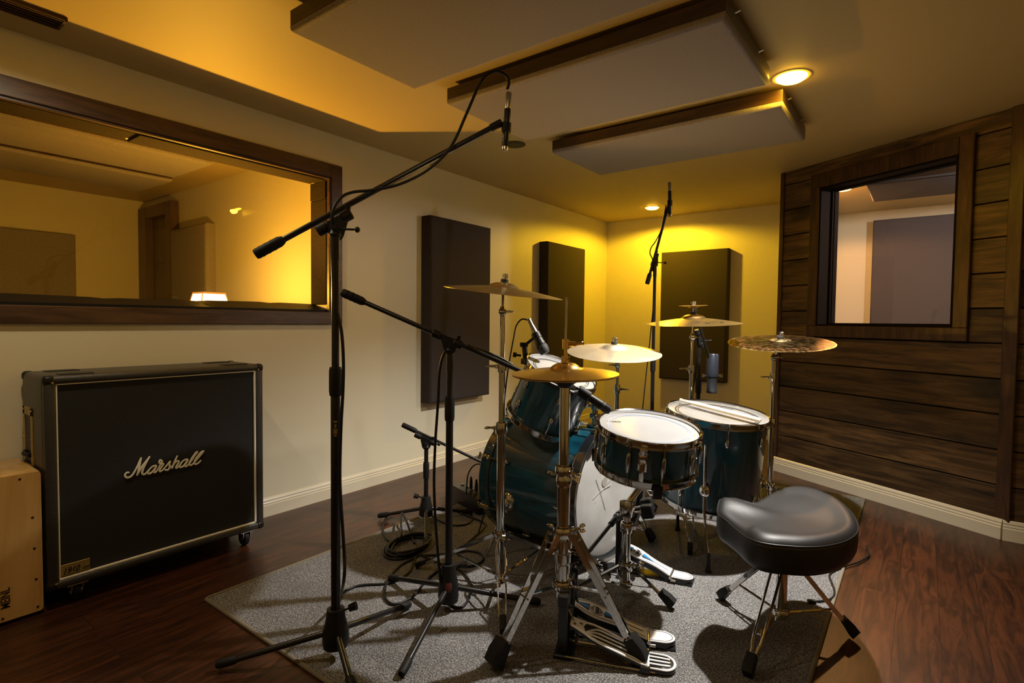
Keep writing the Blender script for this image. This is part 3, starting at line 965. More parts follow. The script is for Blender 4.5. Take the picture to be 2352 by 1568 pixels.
# ------------------------------------------------------------------ control room lamp and its table
LX, LY = -3.31, 1.476
t = thing('side_table', 'dark table behind the control room glass under the lamp', 'table', (LX, LY, 0))
b = BM()
box(b, (LX - .3, LY - .45, .70), (LX + .3, LY + .35, .735), .004, 1)
obj('tabletop', b, DOORW, t)
for x in (-.26, .26):
    for y in (-.41, .31):
        b = BM()
        box(b, (LX + x - .02, LY + y - .02, 0), (LX + x + .02, LY + y + .02, .70), .003, 1)
        obj('leg', b, DOORW, t)
t = thing('table_lamp', 'lit square shade table lamp behind the control room glass', 'lamp', (LX, LY, .735))
b = BM()
lathe(b, [(0, .735), (.075, .735), (.075, .748), (.03, .76), (.018, .79), (.03, .84), (.022, .90), (.010, .94), (.008, 1.06), (0, 1.06)], 24, Matrix.Translation((LX, LY, 0)))
obj('lamp_base', b, LAMPBASE, t)
b = BM()
sh = [(.100, 1.00), (.062, 1.178)]
cs = ((-1, -1), (1, -1), (1, 1), (-1, 1))
R = [[b.verts.new((LX + sx * w_, LY + sy * w_, z)) for sx, sy in cs] for w_, z in sh]
R2 = [[b.verts.new((LX + sx * (w_ - .003), LY + sy * (w_ - .003), z)) for sx, sy in cs] for w_, z in sh]
for i in range(4):
    j = (i + 1) % 4
    b.faces.new((R[0][i], R[0][j], R[1][j], R[1][i]))
    b.faces.new((R2[0][j], R2[0][i], R2[1][i], R2[1][j]))
    b.faces.new((R[1][i], R[1][j], R2[1][j], R2[1][i]))
    b.faces.new((R[0][j], R[0][i], R2[0][i], R2[0][j]))
obj('lamp_shade', b, SHADE, t)
b = BM()
for i in range(4):
    j = (i + 1) % 4
    p = [V((LX + sx * w_ * 1.015, LY + sy * w_ * 1.015, z)) for w_, z in sh for sx, sy in (cs[i],)]
    bar(b, p[0], p[1], .004, .004)
    q = [V((LX + cs[k][0] * .0632, LY + cs[k][1] * .0632, 1.181)) for k in (i, j)]
    bar(b, q[0], q[1], .004, .010)
obj('shade_frame', b, mat('orange shade piping', (.5, .2, .04), .5, emit=((1, .35, .04), .6)), t)

# ------------------------------------------------------------------ guitar cabinet
AX, AY0, AY1, AZ0, AZ1 = -2.419, .528, 1.314, .070, .830
AB = XL + .024
t = thing('guitar_cabinet', 'black speaker cabinet with white script logo on castors against the window wall', 'speaker cabinet', ((AX + AB) / 2, (AY0 + AY1) / 2, 0))
cab = t
b = BM()
box(b, (AB, AY0, AZ0), (AX - .022, AY1, AZ1), .018, 4)
obj('cabinet_body', b, TOLEX, t)
b = BM()
RW = .036
for lo, hi in (((AX - .03, AY0, AZ0), (AX, AY0 + RW, AZ1)), ((AX - .03, AY1 - RW, AZ0), (AX, AY1, AZ1)),
               ((AX - .03, AY0, AZ1 - .030), (AX, AY1, AZ1)), ((AX - .03, AY0, AZ0), (AX, AY1, AZ0 + .032))):
    box(b, lo, hi, .012, 3)
obj('front_rim', b, TOLEX, t)
GX = AX - .012
m = mat('black woven grille cloth', (.011, .011, .012), .75, spec=.3)
N, L, bs = nodes(m)
tc = N.new('ShaderNodeTexCoord')
wv = N.new('ShaderNodeTexWave')
wv.bands_direction = 'Z'
wv.inputs['Scale'].default_value = 95
wv.inputs['Distortion'].default_value = 2.2
wv.inputs['Detail'].default_value = 2
wv.inputs['Detail Scale'].default_value = 3
L.new(tc.outputs['Object'], wv.inputs['Vector'])
cr = ramp(N, [(.3, (.009, .009, .0098)), (.9, (.034, .0335, .035))])
L.new(wv.outputs['Fac'], cr.inputs['Fac'])
L.new(cr.outputs['Color'], bs.inputs['Base Color'])
bp = N.new('ShaderNodeBump')
bp.inputs['Strength'].default_value = .6
bp.inputs['Distance'].default_value = .0008
L.new(wv.outputs['Fac'], bp.inputs['Height'])
L.new(bp.outputs['Normal'], bs.inputs['Normal'])
obj('grille_cloth', box(BM(), (GX - .006, AY0 + RW - .004, AZ0 + .028), (GX, AY1 - RW + .004, AZ1 - .026)), m, t)
b = BM()
y0, y1, z0, z1 = AY0 + RW + .002, AY1 - RW - .002, AZ0 + .034, AZ1 - .032
pw = .0035
box(b, (GX, y0 - pw, z0 - pw), (GX + .006, y0 + pw * .2, z1 + pw), .001, 1)
box(b, (GX, y1 - pw, z0 - pw), (GX + .008, y1 + pw, z1 + pw), .001, 1)
box(b, (GX, y0 - pw, z0 - pw), (GX + .008, y1 + pw, z0 + pw), .001, 1)
box(b, (GX, y0 - pw, z1 - pw * .2), (GX + .006, y1 + pw, z1 + pw), .001, 1)
obj('piping', b, PIPING, t)
b = BM()
for st in LOGO:
    pts = smooth_path([(GX + .004, y, z) for y, z in st], 6)
    n = len(pts)
    rr = .0034
    tube(b, pts, [rr * (.85 + .3 * math.sin(PI * k / (n - 1))) for k in range(n)], 8, flat=.5, up=(1, 0, 0))
obj('logo', b, CREAM, t)['label'] = 'white script lettering'
b = BM()
box(b, (GX + .001, .566, .111), (GX + .006, .652, .152), .001, 1)
pl = obj('model_plate', b, GOLDP, t)
PM = Matrix(((0, 0, 1, GX + .0062), (1, 0, 0, .571), (0, 1, 0, .118), (0, 0, 0, 1)))
b = lettering('1960', .030, .0004, PM, shear=.25, width=.82, bold=.0006)
tmp = lettering('LEAD', .010, .0004, PM @ Matrix.Translation((.057, .003, 0)), shear=.25, width=.95, bold=.0003)
me = bpy.data.meshes.new('t')
tmp.to_mesh(me)
b.from_mesh(me)
bpy.data.meshes.remove(me)
tmp.free()
box(b, (GX + .0058, .568, .1135), (GX + .0064, .650, .1143))
box(b, (GX + .0058, .568, .1493), (GX + .0064, .650, .1500))
obj('plate_lettering', b, BLACK, pl)
for y, sy in ((AY0, 1), (AY1, -1)):
    for z, sz in ((AZ0, 1), (AZ1, -1)):
        for x, sx in ((AX, -1), (AB, 1)):
            b = BM()
            c = V((x + sx * .017, y + sy * .017, z + sz * .017))
            lo = V((min(x - sx * .002, x + sx * .034), min(y - sy * .002, y + sy * .034), min(z - sz * .002, z + sz * .034)))
            hi = V((max(x - sx * .002, x + sx * .034), max(y - sy * .002, y + sy * .034), max(z - sz * .002, z + sz * .034)))
            box(b, lo, hi, .013, 4)
            cp = obj('corner_cap', b, BLACKP, t)
            b = BM()
            if sx < 0:
                ball(b, (x + .0025, y + sy * .024, z + sz * .024), .0042, (.5, 1, 1), 10, 6)
                obj('screw', b, BRASS, cp)
for y in (AY0 + .088, AY1 - .072):
    for x in (AX - .040, AB + .075):
        b = BM()
        bar(b, (x - .03, y, AZ0 - .002), (x + .03, y, AZ0 - .002), .062, .004)
        for s in (-.016, .016):
            prism(b, [(-.026, 0), (.026, 0), (.020, -.026), (.008, -.046), (-.008, -.046)], -.0015, .0015,
                  Matrix(((1, 0, 0, x), (0, 0, 1, y + s), (0, 1, 0, AZ0 - .002), (0, 0, 0, 1))))
        rod(b, (x, y - .018, .034), (x, y + .018, .034), .005, n=10)
        cp = obj('castor', b, STEEL, t)
        b = BM()
        lathe(b, [(0, -.011), (.03, -.011), (.0335, -.007), (.0335, .007), (.03, .011), (0, .011)], 24, Matrix.Translation((x - .006, y, .0336)) @ Matrix.Rotation(PI / 2, 4, 'X'))
        obj('castor_wheel', b, RUBBER, cp)
for y in (AY0 + .105, AY1 - .105):
    for x in (AX - .062, AB + .065):
        b = BM()
        box(b, (x - .026, y - .052, AZ1 - .001), (x + .026, y + .052, AZ1 + .003), .002, 1)
        cp = obj('castor_cup', b, BLACKP, t)
        b = BM()
        lathe(b, [(.022, AZ1 + .003), (.019, AZ1 + .0032), (.017, AZ1 + .0025), (0, AZ1 + .0025)], 20, Matrix.Translation((x, y, 0)))
        obj('cup_well', b, RUBBER, cp)
b = BM()
xa, xb, za, zb = -2.69, -2.565, .475, .705
for lo, hi in (((xa, AY0 - .003, za), (xa + .022, AY0 + .002, zb)), ((xb - .022, AY0 - .003, za), (xb, AY0 + .002, zb)),
               ((xa, AY0 - .003, za), (xb, AY0 + .002, za + .02)), ((xa, AY0 - .003, zb - .03), (xb, AY0 + .002, zb))):
    box(b, lo, hi, .001, 1)
hp = obj('side_handle', b, GOLDP, t)
b = BM()
box(b, (xa + .02, AY0 - .0008, za + .018), (xb - .02, AY0 + .001, zb - .028))
obj('handle_well', b, BLACK, hp)
b = BM()
tube(b, smooth_path([(xa + .03, AY0 - .004, .535), (xa + .055, AY0 - .012, .532), (xb - .03, AY0 - .004, .53)], 5), .008, 10)
obj('grip_bar', b, BLACKP, hp)
b = BM()
for x in (xa + .011, xb - .011):
    for z in (za + .01, .59, zb - .012):
        ball(b, (x, AY0 - .0035, z), .004, (1, .5, 1), 10, 6)
obj('screw', b, BRASS, hp)

# ------------------------------------------------------------------ cajon
t = thing('cajon', 'pale wooden box drum beside the speaker cabinet at the left edge', 'cajon', (-2.58, .37, 0))
CY1, CY0, CX = .5185, .225, -2.431
b = BM()
box(b, (-2.728, CY0, .014), (CX - .006, CY1, .503), .006, 2)
obj('box_body', b, CAJONW, t)
b = BM()
r = bmesh.ops.create_cube(b, size=1, matrix=Matrix.Translation((CX - .003, (CY0 + CY1) / 2, .2585)) @ Matrix.Diagonal((.006, CY1 - CY0, .489, 1)))
bmesh.ops.bevel(b, geom=[e for e in b.edges if abs((e.verts[0].co - e.verts[1].co).x) > .004], offset=.010, segments=4, affect='EDGES', profile=.5)
fp = obj('playing_face', b, CAJONW, t)
for y, z in ((.463, .486), (.494, .346), (.497, .237), (.500, .128), (.503, .03), (.412, .026), (.33, .486), (.33, .026)):
    b = BM()
    lathe(b, [(.0042, 0), (.0036, .001), (.0012, .0002), (0, .0002)], 10, Matrix.Translation((CX, y, z)) @ Matrix.Rotation(PI / 2, 4, 'Y'))
    obj('screw', b, BLACKM, fp)
b = lettering('MEINL', .034, .0004, Matrix(((0, 0, 1, CX + .0004), (0, -1, 0, .431), (1, 0, 0, .058), (0, 0, 0, 1))), width=.72, bold=.0005)
obj('lettering', b, BLACK, fp)
for x in (-2.70, -2.47):
    for y in (CY0 + .04, CY1 - .04):
        b = BM()
        rod(b, (x, y, 0), (x, y, .016), .018, n=16)
        obj('rubber_foot', b, RUBBER, t)
# ------------------------------------------------------------------ drums
def ring_print(bm, R, z, w_, n=72):
    lathe(bm, [(R - w_, z), (R - w_, z + .0006), (R, z + .0006), (R, z)], n)


def hoop_profile(R, s):
    """triple flanged hoop, s=+1 batter side, -1 resonant side; z measured from the head plane"""
    return [(R + .003, s * -.012), (R + .0145, s * -.013), (R + .0145, s * -.0095), (R + .0065, s * -.006), (R + .0060, s * .009), (R + .0105, s * .0125), (R + .0095, s * .015), (R + .0035, s * .0115), (R + .0030, s * -.012)]


def drum(name, label, M, R, L, n, head_mat, phase=0, tube_lugs=False, res_mat=None):
    t = thing(name, label, 'drum', M @ V((0, 0, -L)))
    WMt = WM[t.name]
    b = BM()
    lathe(b, [(R, -.008), (R, -L + .008), (R - .006, -L + .008), (R - .006, -.008), (R, -.008)], 72)
    obj('shell', b, TEAL, t, M=M, local=True)
    b = BM()
    lathe(b, [(R + .0045, -.010), (R + .0035, -.001), (R - .004, .0015), (R * .55, .0004), (0, 0)], 72)
    hd = obj('batter_head', b, head_mat, t, M=M, local=True)
    b = BM()
    lathe(b, [(R + .0045, -L + .010), (R + .0035, -L + .001), (R - .004, -L - .0015), (0, -L - .0005)], 72)
    obj('resonant_head', b, res_mat or CLEARHEAD, t, M=M, local=True)
    for z, s in ((0, 1), (-L, -1)):
        b = BM()
        lathe(b, [(r, z + q) for r, q in hoop_profile(R, s)], 72)
        obj('hoop', b, CHROME, t, M=M, local=True)
    for k in range(n):
        a = phase + 2 * PI * k / n
        Q = Matrix.Rotation(a, 4, 'Z')
        rr = R + .0105
        b = BM()
        if tube_lugs:
            rod(b, Q @ V((rr, 0, .008)), Q @ V((rr, 0, -L - .008)), .0030, n=8)
            lathe(b, [(0, -L * .24), (.005, -L * .25), (.0078, -L * .33), (.0085, -L * .5), (.0078, -L * .67), (.005, -L * .75), (0, -L * .76)], 12, Q @ Matrix.Translation((rr + .001, 0, 0)))
            for z in (-L * .36, -L * .64):
                rod(b, Q @ V((R - .001, 0, z)), Q @ V((rr + .002, 0, z)), .004, n=8)
            for z in (.010, -L - .010):
                ball(b, Q @ V((rr, 0, z)), .0052, (1, 1, 1.1), 8, 6)
            obj('lug', b, CHROME, t, M=M, local=True)
        else:
            for z0, z1, zl, ze in ((.008, -.060, -.068, .010), (-L - .008, -L + .060, -L + .068, -L - .010)):
                rod(b, Q @ V((rr, 0, z0)), Q @ V((rr, 0, z1)), .0030, n=8)
                ball(b, Q @ V((R + .006, 0, zl)), .011, (.75, .78, 1.9), 14, 10, Q)
                ball(b, Q @ V((rr, 0, ze)), .0052, (1, 1, 1.1), 8, 6)
                obj('lug', b, CHROME, t, M=M, local=True)
                b = BM()
    return t, hd


# snare
SA = V((.13, -.10, 1)).normalized()
SM = frame((-.797, 1.899, .651), SA, (.3, -1, 0))
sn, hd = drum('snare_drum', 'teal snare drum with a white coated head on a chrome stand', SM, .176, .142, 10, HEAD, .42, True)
b = BM()
ring_print(b, .151, .0014, .0042)
ring_print(b, .142, .0012, .0026)
obj('head_ring', b, mat('grey blue ring print', (.25, .28, .36), .5), hd, M=SM, local=True)
LM = SM @ Matrix.Rotation(math.radians(196), 4, 'Z')
b = BM()
p = SM.inverted() @ V((-.915, 1.862, .662))
bb = lettering('REMO', .020, .0003, SM @ Matrix.Translation((p.x, p.y, .0012)) @ Matrix.Rotation(math.radians(115), 4, 'Z') @ Matrix.Translation((-.028, .004, 0)), bold=.0002)
obj('head_logo', bb, BLACK, hd)
b = BM()
Q = Matrix.Rotation(.05, 4, 'Z')
box(b, (.175, -.017, -.090), (.194, .017, -.022), .004, 2, M=Q)
box(b, (.192, -.013, -.052), (.212, .013, -.024), .005, 2, M=Q)
box(b, (.190, -.009, -.125), (.200, .009, -.055), .003, 2, M=Q)
rod(b, Q @ V((.202, 0, -.024)), Q @ V((.202, 0, -.008)), .012, .014)
obj('strainer', b, CHROME, sn, M=SM, local=True)
b = BM()
Q = Matrix.Rotation(PI + .05, 4, 'Z')
box(b, (.175, -.015, -.125), (.190, .015, -.070), .004, 2, M=Q)
obj('snare_butt', b, CHROME, sn, M=SM, local=True)
b = BM()
for k in range(14):
    y = -.024 + k * .0037
    rod(b, (-.13, y, -.1435), (.13, y, -.1435), .0008, n=5)
obj('snare_wires', b, STEEL, sn, M=SM, local=True)

# floor tom
FA = V((.10, -.05, 1)).normalized()
FM = frame((-.737, 2.524, .629), FA, (.2, -1, 0))
ft, hd = drum('floor_tom', 'teal floor tom with a hazy head and drumsticks on top', FM, .212, .395, 8, CLEARHEAD, .32)
b = BM()
ring_print(b, .183, .0016, .0062)
ring_print(b, .171, .0014, .0040)
obj('head_ring', b, BLACK, hd, M=FM, local=True)
b = BM()
for k in range(9):
    a = 1.86 + k * .045
    box(b, (.147, -.0028, .0009), (.147 + (.007 if k % 2 else .005), .0028, .0016), M=Matrix.Rotation(a + .9, 4, 'Z'))
obj('head_logo', b, BLACK, hd, M=FM, local=True)
for k, (fx, fy, dx, dy) in enumerate(((-.685, 2.282, .21, -.978), (-.520, 2.65, .80, .60), (-.950, 2.65, -.86, .50))):
    d = V((dx, dy, 0))
    zt = .50
    p = V((-.737, 2.524, .629)) - FA * .30 + d * .234
    b = BM()
    ball(b, p - d * .012, .026, (.9, .9, 1.2), 16, 10)
    rod(b, p - d * .01, p + d * .006, .014)
    br = obj('leg_bracket', b, CHROME, ft)
    b = BM()
    foot = V((fx, fy, .03))
    top = p + V((0, 0, .20)) if k == 0 else p + V((0, 0, .12))
    tube(b, [top, p, p + V((0, 0, -.08)), V((fx, fy, .055))], .0052, 10)
    lg = obj('leg', b, CHROME, ft)
    b = BM()
    tube(b, [(fx, fy, .085), (fx, fy, .035), (fx, fy, .0062)], [.0065, .008, .014], 12)
    obj('rubber_foot', b, RUBBER, lg)

# sticks lying on the floor tom
for k, (lb, pa, pb) in enumerate((('wooden drumstick across the floor tom, farther of the pair', (-.930, 2.581, .663), (-.546, 2.489, .622)),
                                  ('wooden drumstick across the floor tom, nearer of the pair', (-.923, 2.558, .658), (-.541, 2.472, .621)))):
    a, c = V(pa), V(pb)
    # rest the pair on the head plane
    o0 = V((-.737, 2.524, .629))
    a = a - FA * ((a - o0).dot(FA) - .0225)
    c = c - FA * ((c - o0).dot(FA) - .0225)
    d = c - a
    ln = d.length
    b = BM()
    prof = [(0, 0), (.0035, .001), (.0048, .006), (.0046, .011), (.0030, .016), (.0036, .03), (.0078, .10), (.0078, ln - .003), (.006, ln), (0, ln)]
    SMx = frame(a, d, FA)
    lathe(b, prof, 14)
    s = obj('drumstick', b, STICKW, M=SMx, local=True)
    tag(s, lb, 'drumstick', 'drumsticks on the floor tom')
    if k == 1:
        b = lettering('VIC FIRTH', .0085, .0002, SMx @ Matrix.Translation((.0064, .0022, ln * .45)) @ Matrix(((0, 0, 1, 0), (0, -1, 0, 0), (1, 0, 0, 0), (0, 0, 0, 1))) @ Matrix.Rotation(.3, 4, 'X'))
        obj('stick_print', b, BLACK, s)

# kick drum
KA = V((1, -.08, 0)).normalized()
KM = frame((-1.085, 2.150, .303), KA, (0, 0, 1))      # local x up, z toward the drummer
KR, KL = .279, .475
kk = thing('kick_drum', 'large teal kick drum lying on its side on the rug', 'drum', (-1.33, 2.17, .006))
b = BM()
lathe(b, [(KR, 0), (KR, -KL), (KR - .007, -KL), (KR - .007, 0), (KR, 0)], 96)
obj('shell', b, TEAL, kk, M=KM, local=True)
b = BM()
lathe(b, [(KR + .003, -.012), (KR + .002, 0), (KR - .006, .003), (KR * .5, .001), (0, 0)], 96)
hd = obj('batter_head', b, KICKHEAD, kk, M=KM, local=True)
b = BM()
lathe(b, [(KR + .003, -KL + .012), (KR + .002, -KL), (KR - .006, -KL - .003), (0, -KL)], 96)
obj('front_head', b, BLACKHEAD, kk, M=KM, local=True)
KICKBLK = mat('black lacquered hoop', (.008, .010, .012), .2, coat=1)
for z0, z1, zi in ((-.014, .028, 1), (-KL - .028, -KL + .014, -1)):
    b = BM()
    lathe(b, [(KR + .003, z0), (KR + .0165, z0), (KR + .018, z0 + .002), (KR + .018, z1 - .002), (KR + .0165, z1), (KR + .004, z1), (KR + .003, z0)], 96)
    hp = obj('hoop', b, KICKBLK if zi > 0 else TEAL, kk, M=KM, local=True)
    b = BM()
    zz = z1 if zi > 0 else z0
    lathe(b, [(KR + .0035, zz), (KR + .0035, zz + .0012 * zi), (KR + .0165, zz + .0012 * zi), (KR + .0165, zz)], 96)
    zz = z0 if zi > 0 else z1
    lathe(b, [(KR + .003, zz), (KR + .003, zz - .003 * zi), (KR + .0145, zz - .003 * zi), (KR + .0145, zz)], 96)
    obj('hoop_edge', b, STEEL, hp, M=KM, local=True)
for k in range(8):
    a = math.radians(22.5 + 45 * k)
    Q = Matrix.Rotation(a, 4, 'Z')
    for z, s in ((0, 1), (-KL, -1)):
        b = BM()
        zl = z - s * .105
        ball(b, Q @ V((KR + .010, 0, zl)), .0125, (.85, .9, 1.9), 14, 10, Q)
        rod(b, Q @ V((KR + .022, 0, z + s * .038)), Q @ V((KR + .018, 0, zl)), .0032, n=8)
        box(b, (KR + .016, -.011, min(z - s * .018, z + s * .031)), (KR + .027, .011, max(z - s * .018, z + s * .031)), .004, 2, M=Q)
        box(b, (KR + .006, -.011, min(z + s * .026, z + s * .033)), (KR + .027, .011, max(z + s * .026, z + s * .033)), .002, 1, M=Q)
        bar(b, Q @ V((KR + .024, -.016, z + s * .040)), Q @ V((KR + .024, .016, z + s * .040)), .006, .006)
        obj('lug', b, CHROME, kk, M=KM, local=True)
# marks on the batter head: worn felt patch and scratches
b = BM()
lathe(b, [(0, .0016), (.021, .0016), (.021, .0022), (0, .0022)], 20, Matrix.Translation((.045, .03, 0)))
obj('worn_patch', b, DULL, hd, M=KM, local=True)
b = BM()
for p, q in (((.06, -.05), (-.03, .10)), ((.02, -.02), (-.01, .12)), ((.07, .10), (-.08, .02)), ((.03, -.10), (.09, -.02)), ((-.02, .06), (-.10, .14))):
    tube(b, smooth_path([(p[0], p[1], .0022), ((p[0] + q[0]) / 2 + .008, (p[1] + q[1]) / 2, .0022), (q[0], q[1], .0022)], 5), .0008, 5)
obj('scratches', b, DULL, hd, M=KM, local=True)
for s in (-1, 1):
    b = BM()
    c = KM @ V((-.06, 0, -.36)) + V((0, s * (KR * .975 + .006), 0))
    ball(b, c, .036, (.95, .45, 1.15), 18, 12)
    ball(b, c + V((0, s * .014, -.004)), .020, (1, .7, 1), 14, 10)
    sp = obj('spur_bracket', b, CHROME, kk)
    b = BM()
    tip = V((c.x - .06, c.y + s * .075, .012))
    rod(b, c + V((0, s * .014, -.005)), tip, .0065)
    rod(b, tip + (c - tip) * .12, tip, .009, .004)
    obj('spur', b, STEEL, sp)
b = BM()
c = KM @ V((KR, .02, -.06))
ball(b, c + V((0, 0, .002)), .035, (1.1, 1, .35), 18, 10)
rod(b, c, c + V((0, 0, .075)), .013)
ball(b, c + V((0, 0, .085)), .020, (1, 1, 1), 14, 10)
rod(b, c + V((-.03, -.02, .09)), c + V((.045, .015, .085)), .007)
box(b, c + V((-.018, -.018, .035)), c + V((.020, .018, .058)), .005, 2)
rod(b, c + V((.02, 0, .047)), c + V((.055, -.01, .047)), .005)
ball(b, c + V((.06, -.012, .047)), .010, (.5, 1.5, 1), 10, 8)
obj('tom_mount', b, CHROME, kk)
TMNT = c + V((-.03, -.02, .09))

# rack tom
TA = V((.42, 0, .90)).normalized()
TM = frame((-1.251, 2.014, .818), TA, (.2, -1, 0))
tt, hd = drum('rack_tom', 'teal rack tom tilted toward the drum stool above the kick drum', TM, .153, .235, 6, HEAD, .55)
b = BM()
ring_print(b, .129, .0015, .0040)
ring_print(b, .120, .0014, .0026)
obj('head_ring', b, BLACK, hd, M=TM, local=True)
b = lettering('REMO', .017, .0003, TM @ Matrix.Rotation(math.radians(90), 4, 'Z') @ Matrix.Translation((-.024, .085, .0014)), bold=.0002)
obj('head_logo', b, BLACK, hd)
b = BM()
pm = V((-1.251, 2.014, .818)) - TA * .16 + V((.10, .115, -.03))
ball(b, pm - V((.012, .012, 0)), .028, (1, .8, 1.1), 14, 10)
rod(b, pm, TMNT, .0065)
obj('mounting_arm', b, CHROME, tt)


# ------------------------------------------------------------------ cymbals
def cymbal(label, c, ax, R, h, m, bell=.27, bellh=.45, group='cymbals of the drum kit', name='cymbal', th=.0012, flip=1):
    b = BM()
    br, bh = R * bell, h * bellh
    top = [(.006, h), (.012, h - .0005)]
    for k in range(1, 7):
        a = k / 6
        top.append((.012 + (br - .012) * a, h - bh * (a ** 2.4)))
    for k in range(1, 11):
        a = k / 10
        top.append((br + (R - br) * a, (h - bh) * (1 - a ** 1.25)))
    prof = [(r, flip * z) for r, z in top] + [(r, flip * (z - th)) for r, z in reversed(top)]
    prof.append(prof[0])
    lathe(b, prof, 96)
    o = obj(name, b, m, M=frame(c, ax, (1, 0, 0)), local=True, ang=60)
    tag(o, label, 'cymbal', group)
    return o


C1, A1, H1 = V((-1.340, 1.717, 1.152)), V((.13, 0, 1)).normalized(), .040
C2, A2, H2 = V((-.905, 1.484, .876)), V((0, -.035, 1)).normalized(), .034
C3, A3, H3 = V((-1.233, 2.483, .889)), V((.09, -.12, 1)).normalized(), .042
C4, A4, H4 = V((-.964, 2.849, 1.037)), V((.0, -.06, 1)).normalized(), .048
C5, A5, H5 = V((-.584, 3.050, .944)), V((.03, -.14, 1)).normalized(), .022
cymbal('thin bronze crash cymbal, the highest of all, left of the rack tom', C1, A1, .237, H1, CYM)
cymbal('pale bronze crash cymbal just behind the snare drum', C3, A3, .233, H3, CYMPALE)
c4 = cymbal('bronze crash cymbal with a small splash on top, above the floor tom', C4, A4, .243, H4, CYM)
b = BM()
for k in range(5):
    M_ = Matrix.Rotation(math.radians(-62 + k * 13), 4, 'Z')
    z = (H4 * .55) * (1 - ((.165 - .066) / (.243 - .066)) ** 1.25) + .0012
    box(b, (.148, -.012, z - .001), (.156, .010, z + .0016), M=M_)
    box(b, (.148, -.012, z - .001), (.184, -.006, z - .0002), M=M_ @ Matrix.Rotation(.02, 4, 'Y'))
    if k % 2:
        box(b, (.178, -.012, z - .004), (.185, .010, z - .0015), M=M_)
obj('cymbal_print', b, BLACK, c4, M=frame(C4, A4), local=True)
cymbal('dark raw hammered ride cymbal in front of the wooden wall', C5, A5, .250, H5, CYMDARK, .22, .5)
cymbal('little upturned splash cymbal stacked above the crash over the floor tom', C4 + A4 * (H4 + .045), A4, .072, .012, CYM, .4, .6, name='splash_cymbal', flip=-1)
cymbal('upper golden hi hat cymbal nearest the camera', C2, A2, .168, H2, HATM, .30, .55, 'hi hat pair', 'hi_hat_cymbal')
cymbal('lower golden hi hat cymbal facing up under the upper one', C2 - A2 * .006, A2, .168, .028, HATM, .30, .55, 'hi hat pair', 'hi_hat_cymbal', flip=-1)
# ------------------------------------------------------------------ drum hardware
def wing(bm, p, d, s=1.0):
    p, d = V(p), V(d).normalized()
    rod(bm, p, p + d * .020 * s, .005 * s, n=10)
    q = p + d * .026 * s
    M = frame(q, d)
    for k in (-1, 1):
        ball(bm, M @ V((k * .010 * s, 0, 0)), .008 * s, (1, .5, 1.3), 10, 8, M.to_3x3().to_4x4())
    return bm


def collar(bm, x, y, z, r, h, wd=None):
    lathe(bm, [(r * .8, z - h / 2), (r, z - h / 2), (r * 1.08, z - h * .2), (r * 1.08, z + h * .2), (r, z + h / 2), (r * .8, z + h / 2)], 20, Matrix.Translation((x, y, 0)))
    if wd is not None:
        d = V(wd).normalized()
        p = V((x, y, z)) + d * r * .9
        box(bm, (-.008, -.008, -.002), (.008, .008, .012), .002, 1, M=frame(p, d))
        wing(bm, p + d * .010, d)
    return bm


def leg(parent, a, tip, m, style='bars', gap=.017, rubber=None, foot_len=.055, foot_w=.020, wide=.013):
    a, tip = V(a), V(tip)
    d = (tip - a).normalized()
    side = d.cross(V((0, 0, 1))).normalized()
    b = BM()
    end = tip - d * foot_len * .6
    if style == 'bars':
        for s in (-1, 1):
            o0, o1 = side * s * gap * .75, side * s * gap * .35
            mid = a + (end - a) * .5
            bar(b, a + o0, end + o1, .003, wide, (0, 0, 1))
        for f in (.08, .55, .9):
            p = a + (end - a) * f
            rod(b, p - side * gap * .8, p + side * gap * .8, .003, n=8)
    elif style == 'wire':
        for s in (-1, 1):
            pts = [a + side * s * .004, a + (end - a) * .14 + side * s * gap, a + (end - a) * .40 + side * s * gap, a + (end - a) * .50 + side * s * .004,
                   a + (end - a) * .58 + side * s * gap * .85, a + (end - a) * .92 + side * s * gap * .6, end + side * s * .003]
            tube(b, smooth_path(pts, 4), .0034, 8)
    elif style == 'fork':
        for s in (-1, 1):
            pts = [a + side * s * .012, a + (end - a) * .12 + side * s * gap, a + (end - a) * .74 + side * s * gap * .9, a + (end - a) * .86 + side * s * .008, end + side * s * .005]
            tube(b, smooth_path(pts, 4), .0042, 8)
    else:
        bar(b, a, end, gap * 1.2, .006)
    lg = obj('leg', b, m, parent)
    b = BM()
    w_ = foot_w
    M = frame(tip - d * foot_len, d, (0, 0, 1))
    pr = [(-w_ * .36, 0), (w_ * .36, 0), (w_ * .5, foot_len * .5), (w_ * .5, foot_len * .95), (-w_ * .62, foot_len * 1.02), (-w_ * .45, foot_len * .45)]
    MM = M @ Matrix(((1, 0, 0, 0), (0, 0, 1, 0), (0, 1, 0, 0), (0, 0, 0, 1)))
    prism(b, pr, -w_ * .5, w_ * .5, MM, .0025)
    mn = min(v.co.z for v in b.verts)
    if mn < .0063:
        bmesh.ops.translate(b, vec=(0, 0, .0063 - mn), verts=b.verts[:])
    obj('rubber_foot', b, RUBBER, lg)
    return lg


